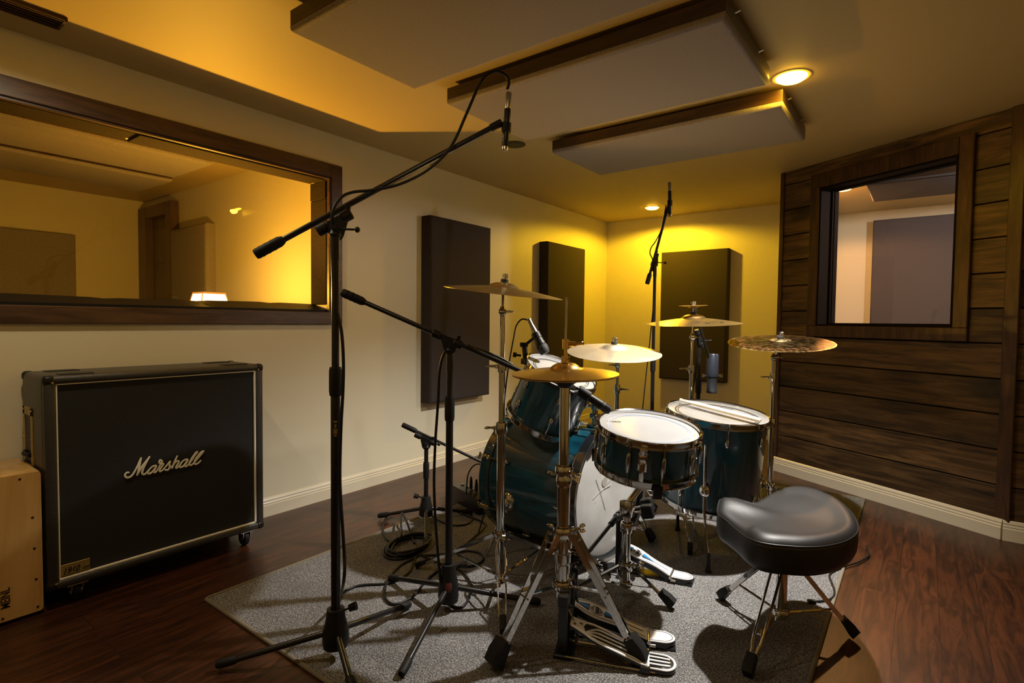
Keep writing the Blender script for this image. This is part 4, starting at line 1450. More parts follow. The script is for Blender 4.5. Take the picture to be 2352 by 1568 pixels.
def topper(parent, c, ax, h, stack=False):
    M = frame(c, ax)
    b = BM()
    z = h
    lathe(b, [(.004, z - .012), (.012, z - .012), (.013, z - .002), (.004, z - .001)], 16, M)
    lathe(b, [(.004, z + .001), (.015, z + .001), (.016, z + .004), (.015, z + .014), (.004, z + .014)], 20, M)
    obj('felt_washer', b, FELT if not stack else RUBBER, parent)
    b = BM()
    z += .014 if not stack else .046
    rod(b, M @ V((0, 0, h - .05)), M @ V((0, 0, z + .022)), .0042, n=10)
    rod(b, M @ V((0, 0, z)), M @ V((0, 0, z + .010)), .008, .0065)
    for s in (-1, 1):
        box(b, (s * .006 - .004, -.003, z + .004), (s * .006 + .006 * s + .002, .003, z + .020), .0015, 1, M=M)
    obj('wing_nut', b, STEEL, parent)


def cymbal_stand(label, base, secs, feet, col_z, brace_z, c, ax, h, tilt_z, style, wd=(1, -.4, 0), stack=False, foot_w=.022):
    x, y = base
    t = thing('cymbal_stand', label, 'cymbal stand', (x, y, .006), 'chrome cymbal stands')
    for k, (z0, z1, r) in enumerate(secs):
        b = BM()
        rod(b, (x, y, z0), (x, y, z1), r, n=20)
        obj('pole', b, CHROME, t)
        if k:
            b = BM()
            collar(b, x, y, z0, secs[k - 1][2] * 1.35, .045, wd)
            obj('height_clamp', b, CHROME, t)
    b = BM()
    top = V((x, y, secs[-1][1]))
    p0 = V((x, y, tilt_z))
    e = c + ax * (h - .05)
    lathe(b, [(0, -.014), (.009, -.014), (.010, -.009), (.020, -.008), (.021, 0), (.020, .008), (.010, .009), (.009, .014), (0, .014)], 24, frame(p0, V(wd)))
    rod(b, top, p0, secs[-1][2])
    rod(b, p0, e, .0055)
    wing(b, p0 + V(wd).normalized() * -.012, -V(wd), .9)
    obj('tilter', b, CHROME, t)
    topper(t, c, ax, h, stack)
    b = BM()
    r0 = secs[0][2]
    collar(b, x, y, col_z, r0 * 1.45, .035, (-wd[0], wd[1], .1))
    obj('leg_collar', b, CHROME, t)
    b = BM()
    collar(b, x, y, brace_z, r0 * 1.25, .022)
    obj('brace_collar', b, CHROME, t)
    for f in feet:
        d = V((f[0] - x, f[1] - y, 0)).normalized()
        a = V((x, y, col_z)) + d * r0 * 1.6
        leg(t, a, f[:3], CHROME, f[3] if len(f) > 3 else style, foot_w=foot_w)
        q = a + (V(f[:3]) - a) * .52
        b = BM()
        bar(b, V((x, y, brace_z)) + d * r0, q, .012, .003)
        obj('brace', b, CHROME, t)
    return t


cymbal_stand('chrome cymbal stand with wire front leg at the left of the kick drum', (-1.295, 1.657),
             [(.035, .625, .0165), (.625, .865, .0125), (.865, 1.075, .0095)], [(-1.660, 1.556, .010), (-1.075, 1.395, .010, 'wire'), (-1.185, 2.02, .010)],
             .205, .045, C1, A1, H1, 1.076, 'bars', wd=(-.9, -.5, .0))
cymbal_stand('chrome cymbal stand rising behind the snare drum and kick drum', (-1.242, 2.543),
             [(.03, .45, .0145), (.45, .70, .011), (.70, .80, .008)], [(-.985, 2.425, .010, 'fork'), (-1.55, 2.60, .010), (-1.15, 2.85, .010)],
             .24, .06, C3, A3, H3, .822, 'bars', wd=(.9, .4, 0), foot_w=.03)
cymbal_stand('chrome cymbal stand behind the floor tom under the stacked cymbals', (-.963, 2.840),
             [(.03, .50, .0145), (.50, .80, .0115), (.80, .99, .008)], [(-.800, 2.395, .010, 'fork'), (-1.30, 2.90, .010), (-.68, 2.98, .010)],
             .22, .06, C4, A4, H4, .965, 'bars', wd=(-.9, -.4, 0), stack=True)
cymbal_stand('chrome cymbal stand at the right of the floor tom by the wooden wall', (-.616, 3.062),
             [(.03, .53, .0145), (.53, .765, .0105), (.765, .865, .008)], [(-.33, 2.90, .010), (-.60, 3.40, .010), (-.88, 3.19, .010)],
             .20, .05, C5, A5, H5, .868, 'bars', wd=(-.85, -.5, 0))

# hi hat stand
HX, HY = -.900, 1.476
t = thing('hi_hat_stand', 'chrome hi hat stand with two flat legs and a slotted foot pedal', 'hi hat stand', (HX, HY, .006))
b = BM()
rod(b, (HX, HY, .16), (HX, HY, .565), .0205, n=24)
obj('lower_pole', b, CHROME, t)
b = BM()
rod(b, (HX, HY, .53), (HX, HY, .835), .0165, n=24)
obj('upper_pole', b, CHROME, t)
b = BM()
collar(b, HX, HY, .568, .027, .03, (.9, -.3, 0))
collar(b, HX, HY, .535, .0235, .035)
obj('height_clamp', b, CHROME, t)
b = BM()
rod(b, (HX, HY, .835), (HX, HY, 1.112), .0034, n=10)
ball(b, (HX, HY, 1.112), .0045, u=10, v=6)
obj('pull_rod', b, CHROME, t)
b = BM()
lathe(b, [(.008, .832), (.018, .832), (.032, .846), (.035, .856), (.008, .858)], 24, Matrix.Translation((HX, HY, 0)))
obj('seat_cup', b, BLACKP, t)
b = BM()
zc = .912
rod(b, (HX, HY, zc + .004), (HX, HY, zc + .052), .0055, n=12)
lathe(b, [(.004, zc), (.014, zc), (.014, zc + .009), (.004, zc + .009)], 18, Matrix.Translation((HX, HY, 0)))
lathe(b, [(.004, zc + .013), (.013, zc + .013), (.013, zc + .019), (.004, zc + .019)], 18, Matrix.Translation((HX, HY, 0)))
rod(b, (HX, HY, zc + .042), (HX, HY, zc + .073), .011, n=16)
d = V((.8, .6, 0))
p = V((HX, HY, zc + .058))
rod(b, p + d * .008, p + d * .030, .009)
rod(b, p + d * .03, p + d * .050, .0045)
ball(b, p + d * .052 + V((0, 0, .002)), .009, (.6, 1.3, .8), 10, 8)
obj('clutch', b, BRASS, t)
b = BM()
collar(b, HX, HY, .372, .031, .03, (.7, .3, .2))
obj('leg_collar', b, CHROME, t)
b = BM()
collar(b, HX, HY, .200, .030, .028)
obj('brace_collar', b, CHROME, t)
b = BM()
for z, r in ((.335, .030), (.29, .027), (.255, .024)):
    lathe(b, [(.02, z - .015), (r, z - .013), (r, z + .013), (.02, z + .015)], 20, Matrix.Translation((HX, HY, 0)))
obj('spring_housing', b, CHROME, t)
for f in ((-.990, 1.235, .012), (-.648, 1.530, .012)):
    dd = V((f[0] - HX, f[1] - HY, 0)).normalized()
    a = V((HX, HY, .372)) + dd * .034
    lg = leg(t, a, f, CHROME, 'bars', gap=.028, foot_len=.075, foot_w=.046, wide=.019)
    q = a + (V(f) - a) * .47
    b = BM()
    bar(b, V((HX, HY, .200)) + dd * .028, q, .016, .003, (0, 0, 1))
    obj('brace', b, CHROME, t)


def pedal_frame(heel, toe):
    h, e = V(heel), V(toe)
    d = V((e.x - h.x, e.y - h.y, 0))
    L_ = d.length
    d.normalize()
    return Matrix(((d.x, -d.y, 0, h.x), (d.y, d.x, 0, h.y), (0, 0, 1, .0), (0, 0, 0, 1))), L_


def board_matrix(PM_, x0, z0, x1, z1):
    a, c = PM_ @ V((x0, 0, z0)), PM_ @ V((x1, 0, z1))
    u = (c - a)
    ln = u.length
    u.normalize()
    y = (PM_.to_3x3() @ V((0, 1, 0)))
    z = u.cross(y)
    return Matrix(((u.x, y.x, z.x, a.x), (u.y, y.y, z.y, a.y), (u.z, y.z, z.z, a.z), (0, 0, 0, 1))), ln


def outline(prof, ln):
    return [(u * ln, w_) for u, w_ in prof] + [(u * ln, -w_) for u, w_ in reversed(prof)]


# hi hat pedal board with curved slots (part of the hi hat stand)
PM_, PL = pedal_frame((-.560, 1.572, 0), (-.868, 1.444, 0))
b = BM()
box(b, (PL - .012, -.030, .0065), (PL + .018, -.016, .19), .003, 1, M=PM_)
box(b, (PL - .012, .016, .0065), (PL + .018, .030, .19), .003, 1, M=PM_)
box(b, (PL - .014, -.034, .165), (PL + .02, .034, .20), .004, 1, M=PM_)
box(b, (PL - .03, -.045, .0065), (PL + .03, .045, .020), .003, 1, M=PM_)
obj('pedal_post', b, BLACKM, t)
b = BM()
for s in (-1, 1):
    rod(b, PM_ @ V((.06, s * .044, .014)), PM_ @ V((PL - .01, s * .044, .020)), .0030, n=8)
rod(b, PM_ @ V((PL - .03, -.03, .02)), PM_ @ V((PL - .035, -.03, .05)), .0045)
obj('base_rod', b, CHROME, t)
BMx, BL = board_matrix(PM_, .088, .026, PL - .022, .108)
prof = [(0, .040), (.15, .040), (.35, .043), (.55, .046), (.72, .042), (.85, .030), (1, .024)]
n_ = 24


def half(u):
    for (a, wa), (c, wc) in zip(prof, prof[1:]):
        if u <= c:
            k = (u - a) / (c - a)
            return wa + (wc - wa) * k
    return prof[-1][1]


b = BM()
us = [k / n_ for k in range(n_ + 1)]
rim = [(u * BL, half(u) - .004, 0) for u in us] + [(u * BL, -half(u) + .004, 0) for u in reversed(us)]
tube(b, [BMx @ V(p) for p in rim], .0042, 8, closed=True, flat=.7, up=BMx.to_3x3() @ V((0, 0, 1)))
for k in range(4):
    y0 = -.030 + k * .0185
    pts = [(.0, y0), (.25 * BL, y0 + .001), (.5 * BL, y0 + .004 + .001 * k), (.66 * BL, y0 + .010), (.80 * BL, .030 - .002 * (3 - k))]
    pts = [(x, max(min(y, half(x / BL) - .003), -half(x / BL) + .003), 0) for x, y in pts]
    tube(b, smooth_path([BMx @ V(p) for p in pts], 6), .0036, 8, flat=.7, up=BMx.to_3x3() @ V((0, 0, 1)))
prism(b, [(BL * .80, half(.8) - .002), (BL * .92, half(.92) - .002), (BL, .022), (BL, -.022), (BL * .92, -half(.92) + .002), (BL * .80, -half(.8) + .002), (BL * .84, 0)], -.003, .003, BMx)
fb = obj('footboard', b, WHITEP, t)
b = BM()
prism(b, outline([(u, half(u) - .002) for u in us], BL), -.010, -.0055, BMx)
obj('board_tray', b, BLACKM, fb)
b = BM()
rod(b, BMx @ V((BL * .96, .012, .0025)), BMx @ V((BL * .96, .012, .0042)), .0042)
bar(b, BMx @ V((BL * .86, -.006, .0032)), BMx @ V((BL * .90, -.006, .0032)), .007, .001)
obj('board_hole', b, BLACK, fb)
b = BM()
pts = [(.0, .040)] + [(.0 + 0, .040)]
arc = [(.080, .042), (.035, .042)] + [(.035 - .035 * math.sin(a), .042 * math.cos(a)) for a in [PI * k / 16 for k in range(1, 16)]] + [(.035, -.042), (.080, -.042)]
HPx = PM_ @ Matrix.Translation((0, 0, .0))
prism(b, arc, .0065, .020, HPx, .002)
hp = obj('heel_plate', b, BLACKM, t)
b = BM()
tube(b, [HPx @ V((x * .97 + .002, y * .9, .0225)) for x, y in arc], .0042, 8, closed=True, flat=.6, up=(0, 0, 1))
for y in (-.022, -.004, .014):
    tube(b, smooth_path([HPx @ V((.078, y, .0225)), HPx @ V((.045, y + .001, .0225)), HPx @ V((.016, y * .9 + .001, .0225))], 5), .0036, 8, flat=.6, up=(0, 0, 1))
obj('heel_rim', b, WHITEP, hp)
b = BM()
for s in (-1, 1):
    box(b, (.074, s * .044 - .006, .008), (.104, s * .044 + .006, .030), .003, 1, M=PM_)
obj('hinge', b, BLACKM, t)
b = BM()
rod(b, BMx @ V((BL * .97, 0, .0)), (HX, HY, .17), .003, n=8)
obj('pull_chain', b, STEEL, t)

# double kick pedal: main pedal against the kick hoop, second pedal beside the hi hat
t = thing('double_kick_pedal', 'double kick drum pedal with two white footboards with blue decals', 'drum pedal', (-.98, 2.09, .006))


def kick_pedal(heel, toe, post_h, second):
    PM_, PL = pedal_frame(heel, toe)
    bw = 1.0
    b = BM()
    prism(b, [(.0, .034), (PL + .02, .030), (PL + .02, -.030), (.0, -.034)], .0065, .0125, PM_)
    obj('base_plate', b, BLACKM, t)
    prof_ = [(0, .034), (.12, .030), (.28, .027), (.42, .030), (.56, .037), (.70, .042), (.84, .038), (.93, .030), (1, .022)]
    BMx, BL = board_matrix(PM_, .088, .030, PL - .004, .105)
    us = []
    for (a, wa), (c, wc) in zip(prof_, prof_[1:]):
        for k in range(4):
            us.append((a + (c - a) * k / 4, wa + (wc - wa) * k / 4))
    us.append(prof_[-1])
    sm = smooth_path([(u, w_, 0) for u, w_ in prof_], 4)
    us = [(p.x, p.y) for p in sm]
    b = BM()
    prism(b, outline(us, BL), 0, .005, BMx, .0015)
    fb = obj('footboard', b, WHITEP, t)
    b = BM()
    prism(b, outline([(u, w_ + .0008) for u, w_ in us], BL), -.020, -.0003, BMx)
    obj('board_frame', b, BLACKM, fb)
    b = BM()
    ins = [(.03 + u * .95, w_ - .006) for u, w_ in us]
    for s in (-1, 1):
        tube(b, [BMx @ V((u * BL, s * w_, .0052)) for u, w_ in ins], .0011, 6)
    rod(b, BMx @ V((.06 * BL, 0, .0052)), BMx @ V((.34 * BL, 0, .0052)), .0016, n=6)
    prism(b, [(.30 * BL, 0), (.58 * BL, .018), (.60 * BL, .004)], .0047, .0054, BMx)
    prism(b, [(.80 * BL, .022), (.98 * BL, .004), (.98 * BL, -.004), (.80 * BL, -.022)], .0047, .0054, BMx)
    obj('board_lining', b, BLACK, fb)
    b = BM()
    prism(b, [(.34 * BL, -.001), (.60 * BL, .003), (.58 * BL, -.019)], .0048, .0057, BMx)
    obj('blue_decal', b, BLUE, fb)
    b = BM()
    for y in (-.008, -.001, .006):
        prism(b, [(.81 * BL, y - .0028), (.97 * BL, y * .3 - .001), (.97 * BL, y * .3 + .001), (.81 * BL, y + .0028)], .0048, .0058, BMx)
    obj('blue_decal', b, BLUE, fb)
    b = BM()
    el = [(.70 * BL + .024 * math.cos(a), .026 * math.sin(a)) for a in [2 * PI * k / 32 for k in range(32)]]
    prism(b, el, .0048, .0060, BMx)
    lo = obj('logo_oval', b, BLACK, fb)
    b = BM()
    for sc in (.9,):
        tube(b, [BMx @ V((.70 * BL + (x - .70 * BL) * sc, y * sc, .0061)) for x, y in el], .0012, 6, closed=True)
    for s in (-1, 1):
        tube(b, smooth_path([BMx @ V((.70 * BL + s * .008, -.022, .0061)), BMx @ V((.70 * BL + s * .0095, 0, .0061)), BMx @ V((.70 * BL + s * .008, .022, .0061))], 4), .0009, 6)
        for y in (-.010, 0, .010):
            rod(b, BMx @ V((.70 * BL + s * .012, y, .0061)), BMx @ V((.70 * BL + s * .018, y, .0061)), .0012, n=6)
    tx = lettering('MAPEX', .0105, .0003, BMx @ Matrix.Translation((.70 * BL + .0035, .018, .0062)) @ Matrix.Rotation(-PI / 2, 4, 'Z'), bold=.0001)
    me = bpy.data.meshes.new('t')
    tx.to_mesh(me)
    tx.free()
    b.from_mesh(me)
    bpy.data.meshes.remove(me)
    obj('logo', b, WHITEP, lo)
    arc = [(.080, .035), (.040, .034)] + [(.040 - .040 * math.sin(a), .034 * math.cos(a)) for a in [PI * k / 16 for k in range(1, 16)]] + [(.040, -.034), (.080, -.035)]
    b = BM()
    prism(b, arc, .0065, .028, PM_, .002)
    hp = obj('heel_plate', b, BLACKM, t)
    b = BM()
    prism(b, [(x * .985 + .0008, y * .985) for x, y in arc], .0275, .031, PM_, .001)
    hw = obj('heel_top', b, WHITEP, hp)
    b = BM()
    tube(b, [PM_ @ V((x * .84 + .009, y * .80, .0312)) for x, y in arc], .0011, 6)
    obj('heel_lining', b, BLACK, hw)
    b = BM()
    rod(b, PM_ @ V((.083, -.040, .026)), PM_ @ V((.083, .040, .026)), .006)
    for s in (-1, 1):
        tube(b, [PM_ @ V((.062, s * .0365, .017)), PM_ @ V((.082, s * .0365, .017))], .0055, 12)
    obj('hinge', b, STEEL, hp)
    # posts and axle
    b = BM()
    px = PL + .004
    for s in (-1, 1):
        box(b, (px - .012, s * .040 - .006, .0065), (px + .012, s * .040 + .006, post_h), .004, 2, M=PM_)
        rod(b, PM_ @ V((px, s * .052, post_h - .008)), PM_ @ V((px, s * .032, post_h - .008)), .015)
    rod(b, PM_ @ V((px, -.05, post_h - .008)), PM_ @ V((px, .05, post_h - .008)), .0065)
    box(b, (px - .02, -.046, .0065), (px + .03, .046, .020), .003, 1, M=PM_)
    rod(b, PM_ @ V((px, 0, post_h - .008)), BMx @ V((BL * .97, 0, .004)), .004)
    po = obj('post_frame', b, BLACKM, t)
    if second:
        bx = lettering('FALCON', .022, .0004, PM_ @ Matrix(((-1, 0, 0, 0), (0, 0, 1, .0465), (0, 1, 0, 0), (0, 0, 0, 1))) @ Matrix.Translation((-px - .006, .035, 0)) @ Matrix.Rotation(PI / 2, 4, 'Z') @ Matrix.Translation((0, -.012, 0)))
        obj('post_lettering', bx, GREYFELT, po)
    b = BM()
    ax_ = PM_ @ V((px, 0, post_h - .008))
    return PM_, px, ax_


P1, x1_, ax1 = kick_pedal((-.700, 2.142, 0), (-.985, 2.092, 0), .255, False)
P2, x2_, ax2 = kick_pedal((-.605, 1.690, 0), (-.905, 1.560, 0), .200, True)
b = BM()
s1 = P1 @ V((x1_, .060, .247))
s2 = P2 @ V((x2_, -.062, .192))
for p, q in ((s1, ax1), (s2, ax2)):
    rod(b, p, p + (p - q).normalized() * .02, .013)
dd = (s2 - s1).normalized()
u1, u2 = s1 + dd * .03, s2 - dd * .03
ball(b, s1 + dd * .012, .016)
ball(b, s2 - dd * .012, .016)
rod(b, u1, u1 + dd * .05, .012)
rod(b, u1 + dd * .05, u2 - dd * .05, .0075)
rod(b, u2 - dd * .06, u2, .013)
obj('drive_shaft', b, BLACKM, t)
for k, off in enumerate((-.020, .022)):
    b = BM()
    a = P1 @ V((x1_ - .002, off, .247))
    c = P1 @ V((x1_ - .10 - .01 * k, off, .285 - .012 * k))
    rod(b, a, c, .0036)
    rod(b, a + V((0, 0, -.012)), a + V((0, 0, .012)), .010)
    bt = obj('beater', b, CHROME, t)
    b = BM()
    box(b, (-.028, -.018, -.022), (.028, .018, .026), .007, 3, M=frame(c, (c - a), (0, 0, 1)))
    obj('beater_head', b, RUBBER, bt)

# snare stand
t = thing('snare_stand', 'chrome snare drum stand with flat legs on the rug', 'drum stand', (-.866, 1.876, .006))
sx, sy = -.866, 1.876
b = BM()
rod(b, (sx, sy, .045), (sx, sy, .27), .0155, n=20)
obj('lower_pole', b, CHROME, t)
b = BM()
rod(b, (sx, sy, .25), (sx, sy, .345), .0125, n=20)
obj('upper_pole', b, CHROME, t)
b = BM()
collar(b, sx, sy, .275, .022, .035, (.8, .5, 0))
box(b, (sx - .024, sy - .018, .315), (sx + .024, sy + .018, .375), .005, 2)
obj('height_clamp', b, CHROME, t)
b = BM()
bc = V((-.797, 1.899, .651)) - SA * .200
rod(b, (sx, sy, .36), bc - SA * .02, .012)
ball(b, bc - SA * .02, .022)
rod(b, bc - SA * .035, bc + SA * .002, .016)
obj('basket_tilter', b, CHROME, t)
for k in range(3):
    a = math.radians(20 + 120 * k)
    d = SM.to_3x3() @ V((math.cos(a), math.sin(a), 0))
    b = BM()
    q = bc + d * .188 + SA * .030
    bar(b, bc + d * .015, bc + d * .14 + SA * .006, .018, .004, SA)
    bar(b, bc + d * .14 + SA * .006, q, .018, .004, SA)
    ar = obj('basket_arm', b, CHROME, t)
    b = BM()
    bar(b, q - SA * .008 + d * .010, q + SA * .040 + d * .016, .030, .012, d, .003)
    obj('rubber_grip', b, RUBBER, ar)
b = BM()
collar(b, sx, sy, .127, .024, .03, (.9, .3, .2))
obj('leg_collar', b, CHROME, t)
b = BM()
collar(b, sx, sy, .060, .022, .02)
obj('brace_collar', b, CHROME, t)
for f in ((-.690, 1.905, .012), (-1.055, 1.735, .012), (-1.02, 2.02, .012)):
    d = V((f[0] - sx, f[1] - sy, 0)).normalized()
    a = V((sx, sy, .127)) + d * .026
    leg(t, a, f, CHROME, 'flat', gap=.012, foot_len=.062, foot_w=.032)
    q = a + (V(f) - a) * .5
    b = BM()
    bar(b, V((sx, sy, .060)) + d * .02, q, .013, .003)
    obj('brace', b, CHROME, t)

# drum stool
t = thing('drum_stool', 'black saddle seat drum stool on a chrome tripod', 'stool', (-.354, 1.985, .006))
qx, qy = -.354, 1.985
cx, cy = -.335, 1.975
seat = smooth_path([(x, y, 0) for x, y, z in SEAT], 4, closed=True)
ZT, ZB = .425, .295
NB = V((-.545, 1.905, 0))


def seat_z(x, y, f):
    # f: 0 centre .. 1 edge; dished bowl, raised back rim and a ridge toward the nose
    d = V((x + .31, y - 1.97, 0))
    bowl = -.017 * math.exp(-((x + .27) ** 2 + (y - 1.965) ** 2) / .020)
    rim = .010 * math.exp(-((f - .86) / .10) ** 2) * (1 if x > -.40 else .2)
    ridge = .016 * math.exp(-((y - 1.925) / .045) ** 2) * max(0, min(1, (-.36 - x) / .12))
    thigh = -.009 * math.exp(-((x + .44) / .06) ** 2) * (1 - math.exp(-((y - 1.925) / .055) ** 2))
    return ZT + bowl + rim + ridge + thigh


b = BM()
rings = []
fr = [0, .15, .3, .45, .6, .72, .82, .90, .955, .985, 1.0]
for f in fr:
    R_ = []
    for p in seat:
        x, y = cx + (p.x - cx) * f, cy + (p.y - cy) * f
        z = seat_z(x, y, f)
        if f > .9:
            z -= .011 * ((f - .9) / .1) ** 3
        R_.append((x, y, z))
    rings.append(R_)
for k, (f, dz) in enumerate(((1.008, -.024), (1.010, -.055), (1.000, -.080), (.965, -.097), (.87, -.105), (.0, -.105))):
    rings.append([(cx + (p.x - cx) * f, cy + (p.y - cy) * f, ZT + dz) for p in seat])
vr = []
for R_ in rings:
    if (V(R_[0]) - V(R_[3])).length < 1e-6:
        vr.append([b.verts.new(R_[0])])
    else:
        vr.append([b.verts.new(p) for p in R_])
n = len(seat)
for A, B in zip(vr, vr[1:]):
    for k in range(n):
        q = []
        for v in (A[k % len(A)], A[(k + 1) % len(A)], B[(k + 1) % len(B)], B[k % len(B)]):
            if v not in q:
                q.append(v)
        if len(q) > 2:
            b.faces.new(q)
st = obj('seat', b, LEATHER, t, ang=80)
b = BM()
tube(b, [(x * 1.0, y, z + .001) for x, y, z in [(cx + (p.x - cx) * 1.004, cy + (p.y - cy) * 1.004, seat_z(p.x, p.y, 1) - .0115) for p in seat]], .0022, 6, closed=True)
obj('seat_piping', b, LEATHER, st)
b = BM()
pp = [(cx + (p.x - cx) * 1.010, cy + (p.y - cy) * 1.010, seat_z(p.x, p.y, 1) - .018) for p in seat]
for k in range(0, len(pp) - 1):
    a, c = V(pp[k]), V(pp[k + 1])
    for s in (0, .5):
        rod(b, a + (c - a) * s, a + (c - a) * (s + .3), .0009, n=5)
obj('stitching', b, STITCH, st)
b = BM()
rod(b, (qx, qy, .055), (qx, qy, .322), .0175, n=20)
lathe(b, [(.0, .322), (.075, .322), (.075, .314), (.03, .308), (.0, .308)], 24, Matrix.Translation((qx, qy, 0)))
obj('post', b, CHROME, t)
b = BM()
collar(b, qx, qy, .262, .028, .03, (-.6, .8, 0))
obj('leg_collar', b, CHROME, t)
b = BM()
collar(b, qx, qy, .075, .025, .024)
obj('brace_collar', b, CHROME, t)
for f, s_ in (((-.580, 2.085, .012), 'bars'), ((-.380, 1.655, .012), 'wire'), ((-.150, 2.105, .012), 'bars')):
    d = V((f[0] - qx, f[1] - qy, 0)).normalized()
    a = V((qx, qy, .262)) + d * .03
    leg(t, a, f, CHROME, 'fork' if s_ == 'wire' else s_, gap=.015, foot_len=.062, foot_w=.030, wide=.015)
    q = a + (V(f) - a) * .66
    b = BM()
    bar(b, V((qx, qy, .075)) + d * .02, q, .012, .003)
    obj('brace', b, CHROME, t)
# ------------------------------------------------------------------ microphone stands
def hull(pts):
    pts = sorted(set(pts))
    out = []
    for seq in (pts, pts[::-1]):
        h = []
        for p in seq:
            while len(h) > 1 and (h[-1][0] - h[-2][0]) * (p[1] - h[-2][1]) - (h[-1][1] - h[-2][1]) * (p[0] - h[-2][0]) <= 0:
                h.pop()
            h.append(p)
        out += h[:-1]
    return out


def mic_stand(label, base, z_hub, hub, z_low, z_top, feet, clutch, rear, front, r_low=.0125, r_up=.0095, red=False, pivot=None, arm_r=.0085, grip=.10, knob=None, plate_n=None):
    x, y = base
    t = thing('microphone_stand', label, 'microphone stand', (x, y, .006), 'black boom microphone stands')
    b = BM()
    hr, hh = hub
    prof = [(r_low * 1.1, z_hub + hh), (r_low * 1.9, z_hub + hh * .99), (hr * .72, z_hub + hh * .75), (hr * .95, z_hub + hh * .42), (hr, z_hub + hh * .15), (hr * .93, z_hub), (r_low, z_hub)]
    lathe(b, prof, 28, Matrix.Translation((x, y, 0)))
    hb = obj('tripod_hub', b, BLACKP, t)
    if red:
        b = BM()
        d = V((.62, -.78, 0))
        d = V((-x, -y, 0)).normalized()
        M = frame((x + d.x * hr * .90, y + d.y * hr * .90, z_hub + hh * .48), (d.x, d.y, .28), (0, 0, 1))
        ball(b, (0, 0, 0), hr * .42, (1.2, .8, .12), 16, 8)
        bmesh.ops.transform(b, matrix=M, verts=b.verts[:])
        obj('red_emblem', b, REDINK, hb)
    b = BM()
    kd = V(knob or (.5, .6, .5)).normalized()
    p = V((x, y, z_hub + hh * .9)) + V((kd.x, kd.y, 0)) * r_low
    rod(b, p, p + kd * .035, .0035, n=8)
    rod(b, p + kd * .03, p + kd * .052, .011, .013, n=10)
    obj('hub_knob', b, BLACKP, t)
    b = BM()
    rod(b, (x, y, z_hub), (x, y, z_low), r_low, n=20)
    obj('lower_tube', b, BLACKM, t)
    b = BM()
    lathe(b, [(r_low, z_low - .075), (r_low * 1.25, z_low - .073), (r_low * 1.36, z_low - .06), (r_low * 1.36, z_low + .002), (r_low * 1.2, z_low + .012), (r_up, z_low + .012)], 22, Matrix.Translation((x, y, 0)))
    obj('height_clutch', b, BLACKP, t)
    b = BM()
    rod(b, (x, y, z_low - .02), (x, y, z_top), r_up, n=18)
    lathe(b, [(r_up, z_top - .07), (r_up * 1.15, z_top - .069), (r_up * 1.15, z_top), (0, z_top)], 18, Matrix.Translation((x, y, 0)))
    obj('upper_tube', b, BLACKM, t)
    for f in feet:
        d = V((f[0] - x, f[1] - y, 0)).normalized()
        a = V((x, y, z_hub + hh * .35)) + d * hr * .75
        tip = V((f[0], f[1], .0195))
        b = BM()
        rod(b, a, tip, .0095, n=14)
        lg = obj('leg', b, BLACKM, t)
        b = BM()
        e = (tip - a).normalized()
        tube(b, [tip - e * .055, tip - e * .045, tip - e * .008, tip], [.0115, .013, .013, .0100], 16)
        obj('rubber_foot', b, RUBBER, lg)
    # boom
    cl, rr, ff = V(clutch), V(rear), V(front)
    dr = (ff - rr).normalized()
    b = BM()
    rod(b, rr + dr * .02, ff, arm_r, n=16)
    obj('boom_arm', b, BLACKM, t)
    b = BM()
    g = grip
    tube(b, [rr, rr + dr * .006, rr + dr * g * .85, rr + dr * g], [arm_r * 1.5, arm_r * 1.75, arm_r * 1.75, arm_r * 1.2], 16)
    for k in range(3):
        tube(b, [rr + dr * g * (.2 + .2 * k), rr + dr * g * (.24 + .2 * k)], arm_r * 1.85, 16)
    obj('counterweight_grip', b, RUBBER, t)
    b = BM()
    n_ = V(plate_n) if plate_n else dr.cross(V((0, 0, 1))).normalized()
    for s in (-1, 1):
        q = cl + n_ * s * .010
        M = frame(q, n_, dr)
        up2 = M.inverted().to_3x3() @ V((0, 0, 1))
        low = M.inverted() @ V((x, y, z_top + .012))
        ol = hull([(-.030, .010), (.030, .010), (.030, -.010), (-.030, -.010)] + [(low.x + .021 * math.cos(q_ * PI / 10), low.y + .021 * math.sin(q_ * PI / 10)) for q_ in range(20)])
        prism(b, ol, -.0022, .0022, M)
    pv = V((x, y, z_top + .022))
    rod(b, pv - n_ * .018, pv + n_ * .018, .010)
    lathe(b, [(0, z_top - .002), (.016, z_top - .002), (.018, z_top + .006), (.012, z_top + .02), (0, z_top + .02)], 18, Matrix.Translation((x, y, 0)))
    rod(b, pv + n_ * .016, pv + n_ * .022, .008, .006, n=12)
    lv = V((.80, .60, -.03))
    rod(b, pv, pv + lv * .062, .0034, n=8)
    ball(b, pv + lv * .065, .0088, u=12, v=8)
    for s in (-.052, .030):
        tube(b, [cl + dr * (s - .017), cl + dr * (s - .014), cl + dr * (s + .014), cl + dr * (s + .017)], [arm_r * 1.5, arm_r * 1.85, arm_r * 1.85, arm_r * 1.5], 16)
    rod(b, cl - dr * .052, cl + dr * .030, arm_r * 1.3, n=16)
    tube(b, [cl + dr * .034 + V((0, 0, .008)), cl + dr * .034 + V((0, 0, .030))], [.006, .010], 10)
    obj('boom_clamp', b, BLACKP, t)
    b = BM()
    rod(b, ff - dr * .03, ff + dr * .012, arm_r * 1.35, n=14)
    obj('boom_tip', b, BLACKP, t)
    return t, dr


